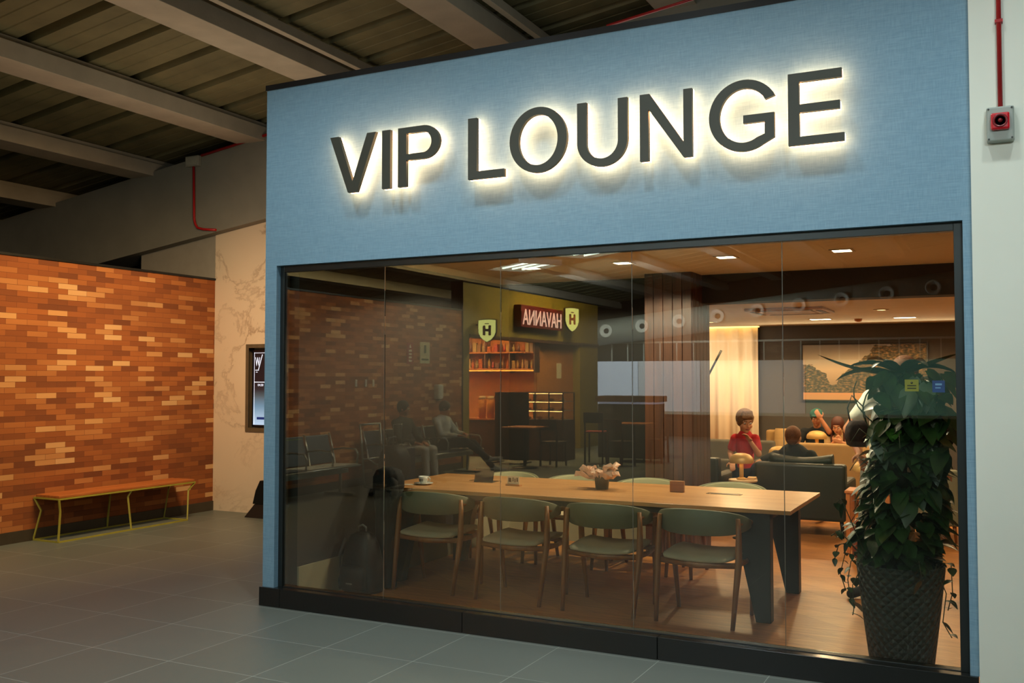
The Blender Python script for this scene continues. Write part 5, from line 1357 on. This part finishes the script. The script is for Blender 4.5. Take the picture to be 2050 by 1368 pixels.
MB().box(0.03, 0.09, -0.04, 0.04, -0.035, 0.0).build('spout', plain('grey_plastic_b', (120, 124, 120), 0.4), t)
for k, y_ in enumerate((-0.97, -1.22, -1.42)):
    t = thing('wall_outlet', 'small upright white plate on the reflected brick, %s of the three in a line' % ('leftmost', 'middle', 'rightmost')[k], 'outlet', (-8.748, y_, 1.50), 0, 'three white plates on the brick wall')
    MB().box(0, 0.012, -0.02, 0.02, 0, 0.11).build('plate', plain('white_plate_%d' % k, (206, 206, 196), 0.4), t, bevel=0.003)
# --- coffee shop with an olive yellow front
MAT['olive'] = plain('olive_yellow_wall', (136, 116, 36), 0.75, noise=0.06)
MAT['shopdark'] = plain('shop_dark_timber', (64, 36, 20), 0.6, noise=0.15)
MAT['shopback'] = plain('shop_amber_wall', (176, 108, 44), 0.8, noise=0.08)
struct('wall_cafe_fascia', MB().box(-8.95, -8.75, -10.8, -4.21, 2.44, 3.38).box(-8.95, -8.75, -4.47, -4.21, 0, 2.44).box(-8.95, -8.75, -10.8, -9.7, 0, 2.44), MAT['olive'])
struct('trim_5', MB().box(-8.96, -8.72, -10.8, -4.47, 2.38, 2.44).box(-8.98, -8.73, -4.215, -4.20, 0, 3.40), MAT['shopdark'])
struct('wall_cafe_back', MB().box(-10.9, -8.95, -7.75, -7.63, 0, 3.0).box(-9.05, -8.93, -9.8, -7.75, 0, 3.0).box(-11.05, -10.9, -7.75, -4.5, 0, 3.0).box(-10.9, -8.95, -4.55, -4.4, 0, 3.0), MAT['shopback'])
struct('ceiling_cafe', MB().box(-10.9, -8.95, -9.75, -4.55, 2.75, 2.85), MAT['shopdark'])
area('cafe_light', (-9.8, -6.6, 2.72), (-9.8, -6.8, 0), 1.2, 900, (1, .62, .24), 2.4)
for yy in (-6.55, -7.2, -7.85): spot('fascia_spot', (-8.30, yy, 3.85), (-8.76, yy, 3.24), 2600, (1, .70, .22), 44, 0.5, 0.02)
area('cafe_front_light', (-7.2, -7.0, 4.1), (-8.7, -7.5, 2.0), 1.2, 700, (1, .78, .34), 1.2)
# sign board with the shop's name
t = thing('shop_sign', 'dark red sign board with pale letters reading HAVANNA, reversed in the glass', 'sign', (-8.75, -7.36, 2.66))
MB().box(0, 0.16, -1.00, 1.06, 0.0, 0.45).build('board', plain('dark_red_board', (84, 14, 12), 0.5), t, bevel=0.005)
t9 = thing('notice', 'white paper notice on the amber cafe wall in the reflection', 'notice', (-8.928, -8.9, 1.62)); MB().box(0, 0.004, -0.13, 0.13, 0, 0.34).build('sheet', plain('notice_paper', (226, 206, 170), 0.7), t9)
MAT['signletter'] = m_emit('sign_letter_pale', (255, 206, 178), 6.5)
word = text_mesh('lettering', 'HAVANNA', 0.46, (0.165, 0.03, 0.05), (R(90), 0, R(90)), MAT['signletter'], t, extrude=0.006, align='CENTER')
word.scale = (1.90/max(1e-3, word.dimensions.x), 1, 1)
def shield(label, loc, rz, w=0.36, h=0.40):
    t = thing('shield_sign', label, 'sign', loc, rz)
    out = [(-w/2, h)] + [(-w/2 + w*k/8, h + 0.03*h*math.sin(PI*k/8)) for k in range(1, 8)] + [(w/2, h), (w/2, h*0.45), (w*0.40, h*0.25), (w*0.22, h*0.09), (0, 0), (-w*0.22, h*0.09), (-w*0.40, h*0.25), (-w/2, h*0.45)]
    MB().prism(out, -0.03, 0.03).build('panel', m_emit('shield_panel', (226, 226, 130), 5.5), t)
    MB().prism([(x*1.06, z*1.05 - h*0.02) for x, z in out], -0.025, 0.025).build('rim', MAT['shopdark'], t)
    hm = MB()
    for s_ in (-1, 1):
        yy = s_*0.0315
        hm.box(-w*0.24, -w*0.09, min(yy, yy + s_*0.002), max(yy, yy + s_*0.002), h*0.30, h*0.76).box(w*0.09, w*0.24, min(yy, yy + s_*0.002), max(yy, yy + s_*0.002), h*0.30, h*0.76).box(-w*0.09, w*0.09, min(yy, yy + s_*0.002), max(yy, yy + s_*0.002), h*0.48, h*0.60).box(-w*0.12, w*0.12, min(yy, yy + s_*0.002), max(yy, yy + s_*0.002), h*0.82, h*0.86)
    hm.build('emblem', plain('brown_emblem', (150, 84, 36), 0.5), t)
    MB().bar((-w/2 - 0.12, 0, h*0.8), (-w/2, 0, h*0.8), 0.02, 0.03).build('bracket', MAT['shopdark'], t)
shield('pale lit shield sign with an H, at the near end of the olive cafe front', (-8.50, -4.72, 2.30), 0)
shield('pale lit shield sign beside the name board of the cafe', (-8.50, -8.62, 2.66), R(-70), 0.42, 0.50)
# shelves with goods inside the shop
MAT['shelf'] = plain('shelf_board', (150, 90, 40), 0.5, noise=0.1)
t = thing('wall_shelf', 'lit wooden wall shelves of the cafe reflected in the window', 'shelf', (-9.70, -7.35, 0))
for z in (1.80, 2.16):
    MB().box(-0.88, 0.88, -0.26, 0, z, z + 0.03).build('shelf_board', MAT['shelf'], t)
MB().box(-0.90, 0.90, -0.275, -0.262, 1.74, 2.56).build('back', MAT['shopback'], t)
for x in (-0.888, -0.30, 0.30, 0.888): MB().box(x - 0.012, x + 0.012, -0.26, -0.01, 1.74, 2.56).build('upright', MAT['shopdark'], t)
MB().box(-0.87, 0.87, -0.03, -0.005, 1.775, 1.798).build('light_strip', m_emit('amber_strip', (255, 176, 60), 12.0), t)
area('shelf_light', (-9.75, -7.05, 2.6), (-9.75, -7.6, 2.1), 1.3, 240, (1, .66, .25), 0.1)
cols = [(120, 30, 20), (200, 160, 90), (60, 30, 20), (180, 90, 30), (90, 60, 30), (210, 190, 130)]
gm = [plain('package_%d' % i, c, 0.5, noise=0.1) for i, c in enumerate(cols)]
rnd = random.Random(3)
prot = {}
ordn = ['first', 'second', 'third', 'fourth', 'fifth', 'sixth', 'seventh', 'eighth', 'ninth', 'tenth', 'eleventh', 'twelfth', 'thirteenth', 'fourteenth', 'fifteenth', 'sixteenth', 'seventeenth', 'eighteenth', 'nineteenth', 'twentieth']
cname = ['red', 'tan', 'dark brown', 'orange', 'brown', 'cream']
for zi, z in enumerate((1.83, 2.19)):
    cnt = 0
    for cell in range(3):
        x = -10.57 + cell*0.595
        xe = x + 0.50
        while x < xe:
            kind = rnd.random() < 0.5; mi = rnd.randrange(6); w_ = 0.07 if kind else 0.09; hh = rnd.choice((0.16, 0.20, 0.24)) if kind else rnd.choice((0.12, 0.17, 0.21))
            key = (kind, mi, hh)
            lb = '%s %s, %s item from the left on the %s cafe shelf' % (cname[mi], 'bottle' if kind else 'boxed package', ordn[cnt], ('lower', 'upper')[zi]); cnt += 1
            gp = ('bottles on the %s cafe shelf' if kind else 'packages on the %s cafe shelf') % ('lower', 'upper')[zi]
            if key not in prot:
                if kind: ob = MB().lathe([(0, 0), (0.030, 0), (0.032, hh*0.6), (0.012, hh*0.78), (0.012, hh), (0, hh)], n=12).build('bottle', gm[mi])
                else: ob = MB().box(-0.04, 0.04, -0.05, 0.05, 0, hh).build('package', gm[mi], bevel=0.003)
                prot[key] = ob
            else:
                ob = prot[key].copy(); COL.objects.link(ob)
            ob.location = (x + w_/2, -7.47, z); tag(ob, lb, 'bottle' if kind else 'package', gp)
            x += w_ + rnd.uniform(0.004, 0.05)
# counter, jars and display case
t = thing('cafe_counter', 'dark cafe counter below the lit shelves in the reflection', 'counter', (-9.4, -6.9, 0))
MB().box(-1.0, 0.6, -0.3, 0.3, 0, 0.76).build('body', MAT['shopdark'], t); MB().box(-1.03, 0.63, -0.33, 0.33, 0.76, 0.79).build('worktop', MAT['shelf'], t)
t = thing('display_case', 'glass pastry display case with lit shelves in the reflected cafe', 'display case', (-8.14, -6.6, 0))
MB().box(-0.46, 0.46, -0.3, 0.3, 0, 0.79).build('base', MAT['shopdark'], t)
fr = MB()
for x in (-0.45, -0.15, 0.15, 0.45): fr.box(x - 0.01, x + 0.01, 0.27, 0.29, 0.79, 1.34)
for x in (-0.45, 0.45): fr.box(x - 0.01, x + 0.01, -0.29, -0.27, 0.79, 1.34)
fr.box(-0.46, 0.46, -0.3, 0.3, 1.33, 1.345); fr.build('frame', MAT['blackmetal'], t)
for z in (0.80, 0.98, 1.16): MB().box(-0.44, 0.44, -0.26, 0.26, z, z + 0.008).build('shelf', MAT['steel'], t)
for z in (0.965, 1.145, 1.315): MB().box(-0.44, 0.44, 0.24, 0.26, z, z + 0.012).build('light_strip', m_emit('case_strip', (255, 200, 120), 22.0), t)
for k in range(12):
    x = -0.38 + 0.25*(k % 4); z = (0.808, 0.988, 1.168)[k//4]
    o = MB().ball((0, 0, 0.03), (0.055, 0.05, 0.03), 14, 8, z0=-0.98).build('pastry', plain('pastry_%d' % k, [(210, 150, 80), (150, 80, 30), (226, 190, 130)][k % 3], 0.6), None)
    o.location = (-8.14 + x, -6.5, z + 0.0); tag(o, 'small pastry, %s from the left on the %s shelf of the reflected display case' % (ordn[k % 4], ('bottom', 'middle', 'top')[k//4]), 'pastry', 'pastries in the display case')
for k, x in enumerate((-9.72, -9.52, -9.32, -9.0)):
    t = thing('jar', 'pale lidded jar on the reflected cafe counter, %s from the left' % ordn[k], 'jar', (x, -6.75, 0.79), 0, 'jars on the cafe counter')
    MB().lathe([(0, 0), (0.075, 0), (0.08, 0.36), (0.06, 0.40), (0, 0.40)], n=18).build('body', plain('jar_amber_%d' % k, (200, 130, 50), 0.4), t)
    MB().lathe([(0, 0.401), (0.068, 0.401), (0.068, 0.46), (0, 0.465)], n=18).build('lid', plain('jar_lid_%d' % k, (226, 200, 150), 0.4), t)
# menu stand in front of the shop
t = thing('menu_stand', 'tall black menu stand seen from behind before the reflected cafe', 'stand', (-8.42, -5.55, 0))
MB().box(-0.36, 0.36, -0.02, 0.02, 0.06, 1.36).build('board', MAT['blackmetal'], t, bevel=0.004)
for sx in (-0.3, 0.3): MB().bar((sx, -0.22, 0.012), (sx, 0.22, 0.012), 0.04, 0.024).bar((sx, 0, 0.02), (sx, 0, 0.08), 0.03, 0.03).build('foot', MAT['blackmetal'], t)
# bistro furniture
MAT['bistro'] = plain('dark_bistro_wood', (46, 30, 24), 0.5, noise=0.12)
def bistro_chair(label, loc, rz, seat_h=0.46, back=0.87, w=0.38, pad=None):
    t = thing('bistro_chair', label, 'chair', loc, rz)
    MB().box(-w/2, w/2, -w/2, w/2, seat_h - 0.03, seat_h).build('seat', pad or MAT['bistro'], t, bevel=0.008)
    for sx in (-1, 1):
        MB().bar((sx*(w/2 - 0.02), w/2 - 0.02, 0), (sx*(w/2 - 0.03), w/2 - 0.03, seat_h - 0.03), 0.03, 0.03, up=(0, 1, 0)).build('leg', MAT['bistro'], t)
        MB().bar((sx*(w/2 - 0.02), -w/2 - 0.01, 0), (sx*(w/2 - 0.02), -w/2 + 0.01, seat_h), 0.03, 0.03, up=(0, 1, 0)).bar((sx*(w/2 - 0.02), -w/2 + 0.01, seat_h - 0.02), (sx*(w/2 - 0.02), -w/2 - 0.05, back), 0.03, 0.03, up=(0, 1, 0)).build('leg', MAT['bistro'], t)
    MB().hexa([(-w/2, -w/2 - 0.05, back - 0.20), (w/2, -w/2 - 0.05, back - 0.20), (w/2, -w/2 - 0.03, back - 0.20), (-w/2, -w/2 - 0.03, back - 0.20)], [(-w/2, -w/2 - 0.075, back), (w/2, -w/2 - 0.075, back), (w/2, -w/2 - 0.055, back), (-w/2, -w/2 - 0.055, back)]).build('backrest', MAT['bistro'], t, bevel=0.006)
    return t
bistro_chair('dark cafe chair nearest the black menu stand in the reflection', (-7.45, -5.35, 0), R(185))
bistro_chair('tall dark cafe chair with a red seat pad in the reflection', (-6.95, -6.2, 0), R(170), 0.62, 0.98, 0.38, plain('red_pad', (150, 50, 30), 0.7))
bistro_chair('dark cafe chair right of the tall reflected one', (-6.35, -6.0, 0), R(200))
bistro_chair('dark cafe chair turned sideways near the reflected counter', (-6.0, -6.9, 0), R(95))
for lb, loc in (('small dark cafe table beside the reflected menu stand', (-7.75, -4.75, 0)), ('small dark cafe table among the reflected chairs', (-6.45, -6.95, 0))):
    t = thing('bistro_table', lb, 'table', loc)
    MB().box(-0.33, 0.33, -0.33, 0.33, 0.725, 0.75).build('tabletop', MAT['shelf'], t, bevel=0.004)
    MB().tube([(0, 0, 0.03), (0, 0, 0.725)], 0.03, 10).build('pedestal', MAT['blackmetal'], t)
    MB().lathe([(0, 0), (0.24, 0), (0.23, 0.02), (0.03, 0.035), (0, 0.035)], n=24).build('base', MAT['blackmetal'], t)
t = thing('service_counter', 'dark service counter with a pale lit strip, reflected before the frosted glass', 'counter', (-6.85, -7.9, 0))
MB().box(-0.62, 0.62, -0.3, 0.3, 0, 1.10).build('body', plain('dark_counter_body', (36, 34, 36), 0.5), t, bevel=0.01); MB().box(-0.66, 0.66, -0.34, 0.34, 1.14, 1.26).build('top', MAT['shopdark'], t)
MB().box(-0.60, 0.60, 0.27, 0.298, 1.10, 1.14).box(-0.60, 0.60, -0.29, 0.27, 1.10, 1.14).build('light_strip', m_emit('cool_strip', (190, 200, 230), 1.6), t)
# --- glazed end wall with a frosted band
for wn, (xa, xb_, cc, st_) in enumerate(((-12.5, -9.22, (180, 190, 204), 3.6), (-9.20, -7.42, (186, 190, 196), 2.2), (-7.40, -4.62, (190, 186, 184), 1.1), (-4.60, 5.9, (140, 190, 172), 0.5))):
    struct('window_%d' % (wn + 2), MB().box(xa, xb_, -15.03, -15.0, 0.70, 2.10), m_emit('frosted_glow_%d' % wn, cc, st_))  # daylight behind the glass put into the glow, dimmer panel by panel
mu = MB()
for k in range(38): mu.box(-12.4 + k*0.48, -12.4 + k*0.48 + 0.03, -15.0, -14.96, 2.10, 2.60)
mu.box(-12.5, 5.9, -15.0, -14.95, 2.60, 2.65).box(-12.5, 5.9, -15.0, -14.96, 0.62, 0.70)
struct('trim_6', mu, plain('pale_mullion', (196, 200, 190), 0.5, noise=0.03))
struct('wall_end', MB().box(-12.5, 5.9, -15.3, -15.12, 0, 3.1), MAT['void'])
# --- air duct with round jet nozzles, sloping with the roof
def zn(x): return 2.94 + 0.103*(x + 9.84)
t = thing('air_duct', 'long pale grey air duct sloping under the roof, seen in the glass', 'duct', (-6.0, -14.5, zn(-6.0)))
MAT['duct'] = plain('duct_paint', (150, 156, 146), 0.5, noise=0.05)
MB().tube([(-6.5, -0.05, zn(-12.5) - zn(-6)), (11.5, -0.05, zn(5.5) - zn(-6))], 0.36, 28).build('body', MAT['duct'], t)
for k in range(14):
    x = -10.9 + k*1.05
    M_ = Matrix.Translation((x + 6.0, 0.30, zn(x) - zn(-6.0))) @ Matrix.Rotation(R(-90), 4, 'X')
    MB().lathe([(0.10, -0.06), (0.17, -0.05), (0.185, 0.06), (0.16, 0.07), (0.11, 0.03), (0.07, 0.0)], n=24, M=M_, cap=False).build('nozzle', plain('nozzle_white_%d' % k, (220, 222, 214), 0.4), t)
    MB().lathe([(0, 0.005), (0.075, 0.01), (0.05, 0.045), (0, 0.05)], n=16, M=M_).build('nozzle_core', MAT['blackmetal'], t)
# --- ceiling luminaires whose tubes are mirrored in the window
MAT['tube'] = m_emit('fluorescent_tube', (226, 245, 232), 14.0)
def louvre(label, loc, rz):
    t = thing('ceiling_luminaire', label, 'ceiling light', loc, rz, 'louvred luminaires above the concourse')
    MB().band(rect(-0.62, 0.62, -0.42, 0.42), rect(-0.60, 0.60, -0.40, 0.40), 0, 0.09, 'xy').box(-0.62, 0.62, -0.42, 0.42, 0.09, 0.10).build('housing', plain('luminaire_white', (200, 204, 196), 0.5), t)
    for k in range(4): MB().tube([(-0.56, -0.3 + 0.2*k, 0.04), (0.56, -0.3 + 0.2*k, 0.04)], 0.016, 10).build('tube', MAT['tube'], t)
    for sx in (-0.5, 0.5): MB().tube([(sx, 0, 0.1), (sx, 0, max(0.2, zd(loc[0]) - loc[2] + 0.05))], 0.006, 6).build('suspension_wire', MAT['blackmetal'], t)
louvre('louvred four-tube luminaire whose bright stripes show in the glass', (-7.42, -4.0, 3.55), R(35))
louvre('louvred four-tube luminaire whose faint stripes show in the glass', (-5.65, -2.65, 3.55), R(35))
